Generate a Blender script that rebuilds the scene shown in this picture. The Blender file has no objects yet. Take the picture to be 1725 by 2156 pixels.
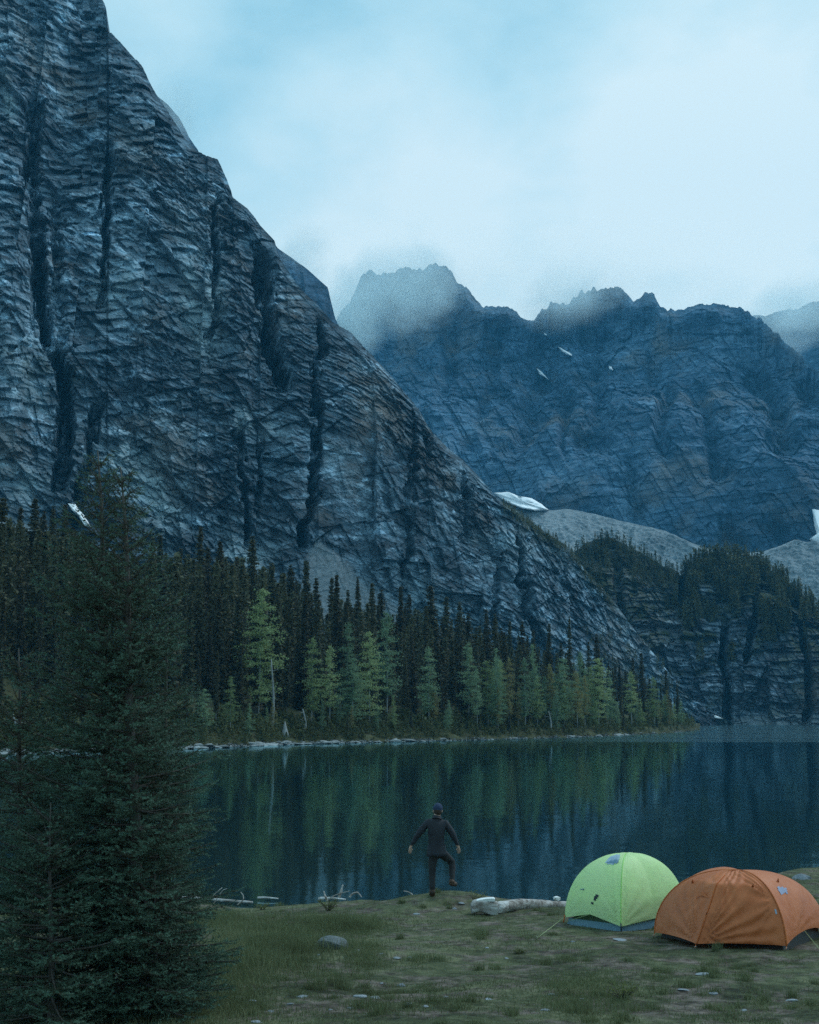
import bpy, bmesh, math, random
import numpy as np
from mathutils import Vector, Matrix
random.seed(7)
C = bpy.context.scene.collection
PI = math.pi
# ------------------------------------------------------------------ camera model
W, H, F = 1725.0, 2156.0, 2156.0 * 50 / 36
HC = 4.2
PITCH = math.atan((1507 - H / 2) / F)
CA, SA = math.cos(PITCH), math.sin(PITCH)

def ray(u, v):
    cx = (np.asarray(u, float) - W / 2) / F
    cy = (H / 2 - np.asarray(v, float)) / F
    dy = CA - cy * SA
    dz = SA + cy * CA
    return cx / dy, dz / dy

def P(u, v, Y):
    a, b = ray(u, v)
    return np.stack([a * Y, Y + 0 * a, HC + b * Y], -1)

def Q3(u, v, Y): return P(np.array(u), np.array(v), Y).reshape(3)

def project(p):
    x, y, z = p[..., 0], p[..., 1], p[..., 2] - HC
    d = y * CA + z * SA
    return W / 2 + F * x / d, H / 2 - F * (-y * SA + z * CA) / d

def V(a):
    return (float(a[0]), float(a[1]), float(a[2]))

# ------------------------------------------------------------------ noise
def _h(ix, iy, iz, seed):
    n = (ix.astype(np.int64) * 73856093) ^ (iy.astype(np.int64) * 19349663) ^ (iz.astype(np.int64) * 83492791) ^ (seed * 2654435761)
    n = n & 0xFFFFFFFF
    n = ((n ^ (n >> 16)) * 0x45d9f3b) & 0xFFFFFFFF
    n = ((n ^ (n >> 16)) * 0x45d9f3b) & 0xFFFFFFFF
    n = n ^ (n >> 16)
    return n.astype(np.float64) / 4294967295.0

def vn(p, seed=0):
    f = np.floor(p); r = p - f; r = r * r * (3 - 2 * r)
    x, y, z = f[..., 0], f[..., 1], f[..., 2]
    o = 0
    for a in (0, 1):
        wx = r[..., 0] if a else 1 - r[..., 0]
        for b in (0, 1):
            wy = r[..., 1] if b else 1 - r[..., 1]
            for c in (0, 1):
                wz = r[..., 2] if c else 1 - r[..., 2]
                o = o + wx * wy * wz * _h(x + a, y + b, z + c, seed)
    return o * 2 - 1

def fbm(p, octv=4, seed=0, gain=.5, ridge=False):
    s = 0; a = 1; tot = 0; q = p
    for i in range(octv):
        n = vn(q, seed + i * 17)
        if ridge: n = 1 - 2 * np.abs(n)
        s = s + a * n; tot += a; a *= gain; q = q * 2.03 + 11.3
    return s / tot

def smooth(a, b, x):
    t = np.clip((x - a) / (b - a), 0, 1)
    return t * t * (3 - 2 * t)

def pl(pts):
    xs = [p[0] for p in pts]; ys = [p[1] for p in pts]
    return lambda u: np.interp(u, xs, ys)

# ------------------------------------------------------------------ mesh / tagging helpers
def link(o, parent=None):
    C.objects.link(o)
    if parent is not None: o.parent = parent
    return o

def mesh_np(name, verts, faces, mat=None, parent=None, smooth_=False, attrs=None, matidx=None, loc=None):
    """faces: (n,3) or (n,4) int array, or a list of such arrays"""
    me = bpy.data.meshes.new(name)
    verts = np.asarray(verts, np.float32).reshape(-1, 3)
    fl = faces if isinstance(faces, list) and not isinstance(faces[0], tuple) else [faces]
    fl = [np.asarray(f, np.int32) for f in fl if len(f)]
    loops = np.concatenate([f.ravel() for f in fl])
    sizes = np.concatenate([np.full(len(f), f.shape[1], np.int32) for f in fl])
    starts = np.concatenate([[0], np.cumsum(sizes)[:-1]]).astype(np.int32)
    me.vertices.add(len(verts)); me.vertices.foreach_set('co', verts.ravel())
    me.loops.add(len(loops)); me.loops.foreach_set('vertex_index', loops)
    me.polygons.add(len(sizes)); me.polygons.foreach_set('loop_start', starts)
    try: me.polygons.foreach_set('loop_total', sizes)
    except Exception: pass
    if matidx is not None: me.polygons.foreach_set('material_index', np.asarray(matidx, np.int32))
    me.update(calc_edges=True)
    me.polygons.foreach_set('use_smooth', np.full(len(sizes), smooth_, bool))
    for k, a in (attrs or {}).items():
        at = me.attributes.new(k, 'FLOAT', 'POINT'); at.data.foreach_set('value', np.asarray(a, np.float32).ravel())
    for m in (mat if isinstance(mat, (list, tuple)) else [mat]):
        if m is not None: me.materials.append(m)
    o = bpy.data.objects.new(name, me)
    if loc is not None: o.location = loc
    return link(o, parent)

class MB:
    """collects simple solids, builds them as one mesh"""
    def __init__(s): s.v = []; s.f4 = []; s.f3 = []; s.n = 0
    def add(s, v, f4=(), f3=()):
        v = np.asarray(v, float).reshape(-1, 3)
        s.v.append(v)
        if len(f4): s.f4.append(np.asarray(f4) + s.n)
        if len(f3): s.f3.append(np.asarray(f3) + s.n)
        s.n += len(v)
    def tube(s, pts, rad, n=6, caps=True):
        pts = [np.asarray(p, float) for p in pts]
        rad = list(rad) if hasattr(rad, '__len__') else [rad] * len(pts)
        vs = []
        for i, p in enumerate(pts):
            d = pts[min(i + 1, len(pts) - 1)] - pts[max(i - 1, 0)]
            d = d / (np.linalg.norm(d) + 1e-9)
            a = np.cross(d, [0.13, .2, 1.0]) if abs(d[2]) < .9 else np.cross(d, [1, .1, 0])
            a /= np.linalg.norm(a); b = np.cross(d, a)
            for k in range(n):
                t = 2 * PI * k / n
                vs.append(p + rad[i] * (a * math.cos(t) + b * math.sin(t)))
        f = []
        for i in range(len(pts) - 1):
            for k in range(n):
                f.append((i * n + k, i * n + (k + 1) % n, (i + 1) * n + (k + 1) % n, (i + 1) * n + k))
        t3 = []
        if caps:
            vs.append(pts[0]); vs.append(pts[-1]); c0, c1 = len(vs) - 2, len(vs) - 1; m = (len(pts) - 1) * n
            for k in range(n):
                t3.append((c0, (k + 1) % n, k)); t3.append((c1, m + k, m + (k + 1) % n))
        s.add(vs, f, t3)
    def build(s, name, mat, parent=None, smooth_=True, loc=None):
        v = np.concatenate(s.v)
        if loc is not None: v = v - np.asarray(loc)
        fs = []
        if s.f4: fs.append(np.concatenate(s.f4))
        if s.f3: fs.append(np.concatenate(s.f3))
        return mesh_np(name, v, fs, mat, parent, smooth_, loc=loc)

def tag(o, label=None, cat=None, group=None, kind=None):
    if label: o['label'] = label
    if cat: o['category'] = cat
    if group: o['group'] = group
    if kind: o['kind'] = kind
    return o

def empty(name, loc=(0, 0, 0), rz=0):
    o = bpy.data.objects.new(name, None); o.location = V(loc); o.rotation_euler = (0, 0, rz)
    o.empty_display_size = .2
    return link(o)

# ------------------------------------------------------------------ materials
class NT:
    def __init__(s, name):
        s.m = bpy.data.materials.new(name); s.m.use_nodes = True
        s.t = s.m.node_tree; s.t.nodes.clear()
        s.out = s.t.nodes.new('ShaderNodeOutputMaterial')
    def n(s, typ, **kw):
        nd = s.t.nodes.new('ShaderNode' + typ)
        for k, v in kw.items():
            if k.startswith('i_'):
                key = k[2:].replace('_', ' ')
                s.set(nd.inputs[key], v)
            else: setattr(nd, k, v)
        return nd
    def set(s, inp, v):
        if hasattr(v, 'is_output') or isinstance(v, bpy.types.NodeSocket): s.t.links.new(v, inp)
        else: inp.default_value = v
    def pos(s): return s.n('NewGeometry').outputs['Position']
    def obj(s): return s.n('TexCoord').outputs['Object']
    def mapping(s, vec, scale=(1, 1, 1), rot=(0, 0, 0)):
        m = s.n('Mapping'); s.set(m.inputs['Vector'], vec)
        m.inputs['Scale'].default_value = scale; m.inputs['Rotation'].default_value = rot
        return m.outputs[0]
    def noise(s, vec, scale, detail=4, rough=.55, dist=0.0):
        m = s.n('TexNoise'); s.set(m.inputs['Vector'], vec)
        m.inputs['Scale'].default_value = scale; m.inputs['Detail'].default_value = detail
        m.inputs['Roughness'].default_value = rough; m.inputs['Distortion'].default_value = dist
        return m.outputs['Fac']
    def ramp(s, fac, stops):
        r = s.n('ValToRGB'); s.set(r.inputs[0], fac)
        e = r.color_ramp.elements
        while len(e) < len(stops): e.new(.5)
        for i, (p, c) in enumerate(stops):
            e[i].position = p; e[i].color = (*c, 1) if len(c) == 3 else c
        return r.outputs[0]
    def mix(s, fac, a, b, mode='MIX'):
        m = s.n('Mix', data_type='RGBA', blend_type=mode)
        s.set(m.inputs[0], fac)
        for i, x in ((6, a), (7, b)):
            if isinstance(x, tuple): m.inputs[i].default_value = (*x, 1)
            else: s.set(m.inputs[i], x)
        return m.outputs[2]
    def math(s, op, a, b=0.0, c=0.0):
        m = s.n('Math', operation=op)
        s.set(m.inputs[0], a); s.set(m.inputs[1], b); s.set(m.inputs[2], c)
        return m.outputs[0]
    def maprange(s, x, a, b, c=0.0, d=1.0):
        m = s.n('MapRange'); s.set(m.inputs[0], x)
        for i, k in enumerate((a, b, c, d)): m.inputs[i + 1].default_value = k
        return m.outputs[0]
    def attr(s, name): return s.n('Attribute', attribute_name=name).outputs['Fac']
    def bump(s, h, strength=.5, dist=1.0):
        b = s.n('Bump'); b.inputs['Strength'].default_value = strength; b.inputs['Distance'].default_value = dist
        s.set(b.inputs['Height'], h); return b.outputs[0]
    def bsdf(s, color, rough=.8, normal=None, spec=.3, **kw):
        b = s.n('BsdfPrincipled')
        if isinstance(color, tuple): b.inputs['Base Color'].default_value = (*color, 1)
        else: s.set(b.inputs['Base Color'], color)
        s.set(b.inputs['Roughness'], rough)
        b.inputs['Specular IOR Level'].default_value = spec
        if normal is not None: s.set(b.inputs['Normal'], normal)
        for k, v in kw.items(): s.set(b.inputs[k.replace('_', ' ')], v)
        return b.outputs[0]
    def done(s, sh): s.t.links.new(sh, s.out.inputs['Surface']); return s.m

def rock_mat(name, dark, mid, light, dip=.36, sc=1.0, pale=(.44, .57, .62), strata=1.0, bumpd=2.0, bc=1.0):
    t = NT(name); p = t.pos()
    big = t.noise(p, .011 * sc, 6, .62, .6)
    m1 = t.mapping(p, (.3, .3, 1.5), (0, dip, 0))
    st = t.noise(m1, .12 * sc, 7, .7, .8)
    ve = t.noise(t.mapping(p, (1.5, 1.5, .3), (0, .12, 0)), .05 * sc, 6, .65, .8)
    fi = t.noise(t.mapping(p, (1, 1, 1.7), (.2, dip * 1.3, 0)), .16 * sc, 8, .78, .5)
    cr = t.n('TexVoronoi', feature='DISTANCE_TO_EDGE'); wv = t.n('VectorMath', operation='ADD'); nn_ = t.n('TexNoise'); t.set(nn_.inputs['Vector'], p); nn_.inputs['Scale'].default_value = .06 * sc; nn_.inputs['Detail'].default_value = 4
    sc_ = t.n('VectorMath', operation='SCALE'); t.set(sc_.inputs[0], nn_.outputs['Color']); sc_.inputs['Scale'].default_value = 9 / sc
    t.set(wv.inputs[0], t.mapping(p, (.55, .7, 1.5), (0, dip, .2))); t.set(wv.inputs[1], sc_.outputs[0]); t.set(cr.inputs['Vector'], wv.outputs[0]); cr.inputs['Scale'].default_value = .055 * sc
    cr.feature = 'F1'; cr.inputs['Scale'].default_value = .16 * sc; t.set(cr.inputs['Vector'], wv.outputs[0])
    blk = t.n('SeparateColor'); t.set(blk.inputs[0], cr.outputs['Color'])
    cr2 = t.n('TexVoronoi', feature='F1'); t.set(cr2.inputs['Vector'], wv.outputs[0]); cr2.inputs['Scale'].default_value = .45 * sc
    blk2 = t.n('SeparateColor'); t.set(blk2.inputs[0], cr2.outputs['Color'])
    crack = t.math('MULTIPLY', t.maprange(blk.outputs[0], 0, 1, 1 - .38 * bc, 1 + .35 * bc), t.maprange(blk2.outputs[0], 0, 1, 1 - .4 * bc, 1 + .35 * bc))
    crack = t.math('MULTIPLY', crack, t.math('ADD', 1.0, t.math('MULTIPLY', t.maprange(blk2.outputs[1],   .86, .9), .7 * bc)))
    f = t.math('ADD', t.math('MULTIPLY', st, .30 * strata), t.math('MULTIPLY', big, .42))
    f = t.math('ADD', f, t.math('MULTIPLY', ve, .24)); f = t.math('ADD', f, t.math('MULTIPLY', fi, .38))
    f = t.maprange(f, .57, .78)
    col = t.ramp(f, [(.0, dark), (.34, tuple(.6 * a + .4 * b for a, b in zip(dark, mid))), (.55, mid), (.74, tuple(.5 * a + .5 * b for a, b in zip(light, mid))), (1.0, light)])
    cv = t.n('VectorMath', operation='SCALE'); t.set(cv.inputs[0], col); t.set(cv.inputs['Scale'], crack); col = cv.outputs[0]
    warm = t.maprange(t.noise(p, .02 * sc, 4, .6), .52, .7)
    col = t.mix(t.math('MULTIPLY', warm, .6), col, (.26, .215, .17))
    col = t.mix(t.math('MULTIPLY', t.attr('pale'), t.maprange(t.math('ADD', t.math('MULTIPLY', st, .6), t.math('MULTIPLY', fi, .4)), .38, .58, .1, .85)), col, pale)
    col = t.mix(t.attr('scree'), col, t.ramp(t.noise(p, .5 * sc, 5, .75), [(.3, (.14, .175, .195)), (.7, (.31, .36, .39))]))
    col = t.mix(t.math('MULTIPLY', t.attr('moss'), t.maprange(t.noise(p, .15 * sc, 4, .7), .35, .55)), col, (.055, .065, .03))
    h = t.math('ADD', t.math('MULTIPLY', st, 1.0), t.math('MULTIPLY', fi, .8))
    nb = t.bump(h, 1.0, bumpd)
    return t.done(t.bsdf(col, .85, nb, .25))

M = {}
M['rock'] = rock_mat('cliff_rock', (.040, .060, .078), (.128, .196, .25), (.31, .44, .53))
M['rock_far'] = rock_mat('far_rock', (.040, .082, .128), (.072, .14, .215), (.135, .235, .33), dip=-.03, sc=.55, bumpd=4, bc=.45)  # extra blue in the rock colour stands in for distance haze
M['rock_dark'] = rock_mat('dark_rock', (.034, .046, .056), (.095, .135, .17), (.26, .35, .42), dip=0.03, sc=1.2)
def mat_scree():
    t = NT('scree'); p = t.pos()
    a = t.noise(p, .35, 6, .8); b = t.noise(p, .03, 4, .6)
    col = t.ramp(t.math('ADD', t.math('MULTIPLY', a, .7), t.math('MULTIPLY', b, .4)), [(.42, (.10, .135, .155)), (.68, (.36, .42, .45))])
    return t.done(t.bsdf(col, .9, t.bump(a, .9, 2.0), .2))
M['scree'] = mat_scree()
def mat_snow():
    t = NT('snow'); p = t.pos()
    a = t.noise(p, .3, 5, .7)
    return t.done(t.bsdf(t.ramp(a, [(.3, (.86, .9, .93)), (.7, (.95, .97, .98))]), .7, t.bump(a, .4, .8), .3))
M['snow'] = mat_snow()

def mat_needles(name, a, b, c, tr=.2, sc=1.2, young=None):
    t = NT(name)
    oi = t.n('ObjectInfo').outputs['Random']
    no = t.noise(t.obj(), sc, 4, .7)
    col = t.ramp(t.math('ADD', t.math('MULTIPLY', no, .8), t.math('MULTIPLY', oi, .3)), [(.32, a), (.55, b), (.85, c)])
    if young: col = t.mix(t.attr('tip'), col, young)  # paler limb ends: new growth, plus highlights put into the colour
    d = t.bsdf(col, .65, None, .25)
    x = t.n('BsdfTranslucent'); t.set(x.inputs[0], col)
    mx = t.n('MixShader'); mx.inputs[0].default_value = tr
    t.t.links.new(d, mx.inputs[1]); t.t.links.new(x.outputs[0], mx.inputs[2])
    return t.done(mx.outputs[0])
M['spruce'] = mat_needles('spruce_needles', (.058, .052, .030), (.078, .076, .042), (.11, .115, .06), .2, .35)
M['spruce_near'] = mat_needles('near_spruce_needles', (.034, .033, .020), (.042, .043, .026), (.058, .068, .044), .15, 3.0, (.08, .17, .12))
M['larch'] = mat_needles('larch_needles', (.14, .19, .085), (.24, .31, .135), (.38, .44, .22), .4, .6)
M['larch_teal'] = mat_needles('larch_cool_needles', (.10, .16, .095), (.17, .26, .15), (.27, .36, .21), .4, .6)
M['larch_gold'] = mat_needles('larch_gold_needles', (.16, .15, .07), (.24, .22, .09), (.32, .28, .11), .4, .6)
M['undergrowth'] = mat_needles('undergrowth_leaves', (.045, .055, .024), (.075, .09, .035), (.14, .15, .065), .3, .15)
def mat_bark(name, a, b, sc=6):
    t = NT(name); m = t.mapping(t.obj(), (1, 1, .2))
    n = t.noise(m, sc, 5, .7)
    return t.done(t.bsdf(t.ramp(n, [(.3, a), (.7, b)]), .9, t.bump(n, .6, .02), .2))
M['bark'] = mat_bark('spruce_bark', (.05, .045, .04), (.12, .11, .10))
M['bark_pale'] = mat_bark('pale_bark', (.13, .14, .14), (.30, .32, .32), 3)
def mat_drift():
    t = NT('driftwood'); n = t.noise(t.mapping(t.obj(), (2.5, 14, 14)), 1.3, 6, .7); n2 = t.noise(t.obj(), 3, 3, .6)
    col = t.ramp(t.math('ADD', t.math('MULTIPLY', n, .6), t.math('MULTIPLY', n2, .4)), [(.36, (.08, .06, .05)), (.48, (.30, .27, .25)), (.62, (.62, .62, .62))])
    return t.done(t.bsdf(col, .85, t.bump(n, .7, .02), .2))
M['drift'] = mat_drift()
def mat_stone(name, a, b, sc=9):
    t = NT(name); n = t.noise(t.obj(), sc, 6, .7); oi = t.n('ObjectInfo').outputs['Random']
    col = t.ramp(t.math('ADD', n, t.math('MULTIPLY', t.math('SUBTRACT', oi, .5), .25)), [(.3, a), (.7, b)])
    return t.done(t.bsdf(col, .8, t.bump(n, .6, .02), .3))
M['stone'] = mat_stone('pale_stone', (.12, .14, .16), (.34, .38, .42))
M['stone_dark'] = mat_stone('grey_stone', (.05, .06, .065), (.17, .20, .21))
M['shore_rock'] = mat_stone('shore_rock', (.10, .11, .11), (.32, .35, .36), 1.2)

def mat_ground():
    t = NT('meadow_ground'); p = t.pos()
    n1 = t.noise(p, .45, 5, .6); n2 = t.noise(p, 5, 6, .7); n3 = t.noise(p, 1.6, 4, .65)
    g = t.ramp(t.math('ADD', t.math('MULTIPLY', n1, .5), t.math('MULTIPLY', n2, .5)), [(.38, (.022, .026, .015)), (.5, (.075, .088, .045)), (.64, (.17, .175, .10))])
    soil = t.ramp(n2, [(.36, (.04, .03, .026)), (.64, (.20, .165, .14))])
    col = t.mix(t.maprange(n3, .48, .62), g, soil)
    h = t.math('ADD', n2, t.math('MULTIPLY', n3, .5))
    return t.done(t.bsdf(col, .95, t.bump(h, .9, .08), .15))
M['ground'] = mat_ground()
def mat_forest_floor():
    t = NT('forest_floor'); p = t.pos(); n = t.noise(p, .25, 5, .65)
    col = t.ramp(n, [(.3, (.035, .032, .02)), (.55, (.06, .065, .032)), (.75, (.11, .11, .06))])
    return t.done(t.bsdf(col, .95, t.bump(n, .8, .5), .1))
M['forest_floor'] = mat_forest_floor()
def mat_grass(name, a, b, c):
    t = NT(name); p = t.pos(); n = t.noise(p, .8, 4, .7)
    col = t.ramp(t.math('ADD', t.math('MULTIPLY', n, .75), t.math('MULTIPLY', t.attr('rnd'), .25)), [(.33, a), (.5, b), (.68, c)])
    d = t.bsdf(col, .7, None, .2); x = t.n('BsdfTranslucent'); t.set(x.inputs[0], col)
    mx = t.n('MixShader'); mx.inputs[0].default_value = .3
    t.t.links.new(d, mx.inputs[1]); t.t.links.new(x.outputs[0], mx.inputs[2])
    return t.done(mx.outputs[0])
M['grass'] = mat_grass('short_grass', (.10, .08, .05), (.085, .11, .05), (.21, .24, .12))
M['grass_tall'] = mat_grass('tall_grass', (.11, .115, .06), (.12, .15, .07), (.21, .22, .12))

def mat_water():
    t = NT('lake_water'); p = t.pos()
    sep = t.n('SeparateXYZ'); t.set(sep.inputs[0], p); X, Y = sep.outputs[0], sep.outputs[1]
    wob = t.math('MULTIPLY', t.math('SUBTRACT', t.noise(t.mapping(p, (.3, 1, 1)), .03, 3, .5), .5), 6.0)
    yy = t.math('ADD', Y, wob)
    far = t.maprange(yy, 229, 234)
    xm = t.maprange(t.math('SUBTRACT', X, t.math('MULTIPLY', t.math('SUBTRACT', Y, 231.0), -.15)), 5.0, 42.0)
    wind = t.math('MULTIPLY', far, xm)
    streak = t.noise(t.mapping(p, (.15, 1, 1)), .07, 4, .6)
    wind = t.math('MULTIPLY', wind, t.maprange(streak, .3, .6, .55, 1.0))
    nz = t.n('TexNoise'); t.set(nz.inputs['Vector'], t.mapping(p, (.7, 1.0, 1.0)))
    nz.inputs['Scale'].default_value = 1.6; nz.inputs['Detail'].default_value = 3; nz.inputs['Roughness'].default_value = .55
    nb = t.n('TexNoise'); t.set(nb.inputs['Vector'], p); nb.inputs['Scale'].default_value = .22; nb.inputs['Detail'].default_value = 2
    def vsub(o):
        a = t.n('VectorMath', operation='SUBTRACT'); t.set(a.inputs[0], o); a.inputs[1].default_value = (.5, .5, .5); return a.outputs[0]
    def vscale(o, k):
        a = t.n('VectorMath', operation='SCALE'); t.set(a.inputs[0], o); t.set(a.inputs['Scale'], k); return a.outputs[0]
    def vadd(a_, b_):
        a = t.n('VectorMath', operation='ADD'); t.set(a.inputs[0], a_); t.set(a.inputs[1], b_); return a.outputs[0]
    amp = t.math('ADD', .018, t.math('MULTIPLY', wind, .28))
    d = vadd(vscale(vsub(nz.outputs['Color']), amp), vscale(vsub(nb.outputs['Color']), .007))
    flat = t.n('VectorMath', operation='MULTIPLY'); t.set(flat.inputs[0], d); flat.inputs[1].default_value = (1, 1, 0)
    nn = t.n('VectorMath', operation='NORMALIZE'); t.set(nn.inputs[0], vadd(flat.outputs[0], (0, 0, 1)) if False else flat.outputs[0])
    ad = t.n('VectorMath', operation='ADD'); t.set(ad.inputs[0], flat.outputs[0]); ad.inputs[1].default_value = (0, 0, 1)
    t.set(nn.inputs[0], ad.outputs[0])
    rough = t.math('ADD', .05, t.math('MULTIPLY', wind, .09))
    fr = t.n('Fresnel'); fr.inputs['IOR'].default_value = 1.33; t.set(fr.inputs['Normal'], nn.outputs[0])
    gl = t.n('BsdfGlossy'); gl.inputs['Color'].default_value = (.66, .94, 1, 1); t.set(gl.inputs['Roughness'], rough); t.set(gl.inputs['Normal'], nn.outputs[0])
    df = t.n('BsdfDiffuse'); df.inputs['Color'].default_value = (.012, .028, .030, 1)
    mx = t.n('MixShader'); t.set(mx.inputs[0], fr.outputs[0]); t.t.links.new(df.outputs[0], mx.inputs[1]); t.t.links.new(gl.outputs[0], mx.inputs[2])
    return t.done(mx.outputs[0])
M['water'] = mat_water()

def mat_fabric(name, col, col2, tr=.3, rough=.5, sc=3.0, spec=.3):
    t = NT(name); n = t.noise(t.obj(), sc, 4, .6)
    c = t.mix(t.maprange(n, .35, .7), col, col2)
    w = t.noise(t.obj(), 14, 4, .6)
    d = t.bsdf(c, rough, t.bump(w, .35, .02), spec)
    if tr == 0: return t.done(d)
    x = t.n('BsdfTranslucent'); t.set(x.inputs[0], c)
    mx = t.n('MixShader'); mx.inputs[0].default_value = tr
    t.t.links.new(d, mx.inputs[1]); t.t.links.new(x.outputs[0], mx.inputs[2])
    return t.done(mx.outputs[0])
M['orange'] = mat_fabric('orange_nylon', (.52, .14, .045), (.62, .19, .07), .15)
M['orange_dark'] = mat_fabric('orange_piping', (.50, .12, .03), (.58, .16, .04), .1)
M['green'] = mat_fabric('lime_nylon', (.74, .98, .48), (.80, .99, .54), .4)
M['green_dark'] = mat_fabric('lime_seam', (.42, .80, .22), (.46, .85, .25), .3)
M['tub_blue'] = mat_fabric('blue_tub', (.10, .20, .28), (.15, .27, .36), 0)
M['tub_black'] = mat_fabric('black_tub', (.022, .02, .018), (.035, .03, .028), 0)
M['mesh_panel'] = mat_fabric('vent_mesh', (.30, .42, .55), (.50, .62, .75), .2, sc=9)
M['patch_blue'] = mat_fabric('blue_patch', (.22, .25, .36), (.28, .3, .42), 0)
M['black'] = mat_fabric('black_patch', (.012, .02, .03), (.02, .03, .04), 0)
M['cord'] = mat_fabric('pale_cord', (.35, .42, .2), (.4, .5, .25), 0)
M['stake'] = mat_fabric('stake_metal', (.3, .3, .28), (.4, .4, .36), 0, .35)
M['jacket'] = mat_fabric('dark_blue_jacket', (.016, .019, .026), (.028, .033, .044), 0, .75, 6)
M['trousers'] = mat_fabric('dark_trousers', (.020, .021, .024), (.03, .032, .036), 0, .85, 8)
M['skin'] = mat_fabric('skin', (.48, .32, .26), (.55, .38, .3), 0, .5, 12)
M['hair'] = mat_fabric('dark_hair', (.03, .02, .015), (.05, .035, .025), 0, .7, 30)
M['beanie'] = mat_fabric('navy_beanie', (.02, .035, .075), (.03, .05, .10), 0, .9, 20)
M['boot'] = mat_fabric('brown_boots', (.05, .03, .018), (.08, .045, .028), 0, .6, 10)

# ------------------------------------------------------------------ terrain sheets
def blob(u, v, cu, cv, ru, rv, ang=0.0, k=1.0):
    du, dv = u - cu, v - cv
    c, s = math.cos(ang), math.sin(ang)
    a, b = (du * c + dv * s) / ru, (-du * s + dv * c) / rv
    return k * np.exp(-(a * a + b * b))

def gully(u, v, pts, w, depth, soft=False):
    """recess along a near-vertical polyline of (u, v); w half width"""
    vs = [p[1] for p in pts]; us = [p[0] for p in pts]
    cu = np.interp(v, vs, us)
    ins = smooth(vs[0] - 40, vs[0] + 20, v) * (1 - smooth(vs[-1] - 20, vs[-1] + 50, v))
    d = (u - cu) / w
    side = np.where(d < 0, smooth(-1.25, -.55, d), 1 - smooth(.2, 1.7, d))   # one sheer wall, one sloping wall
    if soft: side = np.exp(-np.abs(d * .75) ** 2)
    return depth * ins * side

SURF = {}
def sheet(name, u0, u1, nu, nt, crest, base, Yb, zb, cot, dispf, mat, out, attrf=None, back=(12, 40.0, 1.2), label=None):
    us = np.linspace(u0, u1, nu); ts = np.linspace(0, 1, nt)
    U, T = np.meshgrid(us, ts)
    vc, vb = crest(U), base(U)
    Vv = vb + (vc - vb) * T
    a, te = ray(U, Vv)
    c = cot(U, T) if callable(cot) else cot
    Yb_ = Yb(U)
    D = (Yb_ + (HC - zb) * c) / (1 - te * c)
    Pn = np.stack([a * D, D, HC + te * D], -1)
    o = np.asarray(out, float); o /= np.linalg.norm(o)
    d, keep = dispf(Pn, U, Vv, T)
    fade = smooth(0, .06, 1 - T) * .75 + .25
    Q = Pn + o * (d * fade)[..., None]
    at = attrf(Pn, U, Vv, T) if attrf else {}
    for k in ('pale', 'scree', 'moss'):
        at.setdefault(k, np.zeros_like(U)); at[k] = np.clip(at[k], 0, 1)
    SURF[name] = (us, ts, Q, crest, base)
    # back side
    nb, step, fall = back
    rows = [Q]; ar = {k: [v_] for k, v_ in at.items()}
    last = Q[-1]
    for i in range(1, nb + 1):
        r = last.copy(); s_ = step * i
        r[:, 1] += s_; r[:, 2] -= s_ * fall * (.6 + .05 * i)
        r[:, 2] += fbm(r / 60, 3, 5) * 12 * (i / nb)
        rows.append(r[None])
        for k in ar: ar[k].append(at[k][-1][None])
    low = Q[0].copy(); low[:, 2] = -6; low[:, 1] -= 4
    G = np.concatenate([low[None]] + rows, 0)
    A = {k: np.concatenate([v_[0][0][None]] + v_, 0) for k, v_ in ar.items()}
    n0, n1 = G.shape[:2]
    i = np.arange(n0 * n1).reshape(n0, n1)
    f = np.stack([i[:-1, :-1], i[:-1, 1:], i[1:, 1:], i[1:, :-1]], -1).reshape(-1, 4)
    ob = mesh_np(name, G.reshape(-1, 3), f, mat, None, False, A)
    tag(ob, label, None, None, 'structure')
    return ob

_PJ = {}
def surf_at(name, u, v):
    us, ts, Q, crest, base = SURF[name]
    if name not in _PJ: _PJ[name] = project(Q)
    t = float((v - base(u)) / (crest(u) - base(u)))
    j = int(np.clip(np.searchsorted(us, u), 0, len(us) - 1)); k = int(np.clip(round(t * (len(ts) - 1)), 0, len(ts) - 1))
    a, b, c, d = max(j - 40, 0), j + 41, max(k - 40, 0), k + 41
    pu, pv = _PJ[name][0][c:d, a:b], _PJ[name][1][c:d, a:b]
    r2 = (pu - u) ** 2 + (pv - v) ** 2; q = Q[c:d, a:b]; lim = max(float(r2.min()) * 1.5, 5.0)
    y = np.where(r2 <= lim, q[..., 1], 1e9); m = np.unravel_index(np.argmin(y), y.shape); return q[m]

def strata(Pn, dip, per, amp, seed, blockw=None, warp=5.0, wseed=3):
    """ledges: hard layers stand proud by random amounts, broken along joints"""
    q = Pn[..., 2] * math.cos(dip) + Pn[..., 0] * math.sin(dip) + fbm(Pn / 55, 3, wseed) * warp
    s = q / per; k = np.floor(s); fr = s - k
    z0 = np.zeros_like(k)
    if blockw:
        hx = Pn[..., 0] * .8 + Pn[..., 1] * .6 + fbm(Pn / 20, 2, seed + 9) * blockw * .8
        b = np.floor(hx / blockw + _h(k, z0, z0, seed + 1) * 7)
    else: b = z0
    r = _h(k, b, z0, seed) * 2 - 1
    return amp * (r + (.5 - fr) * .9)

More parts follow.
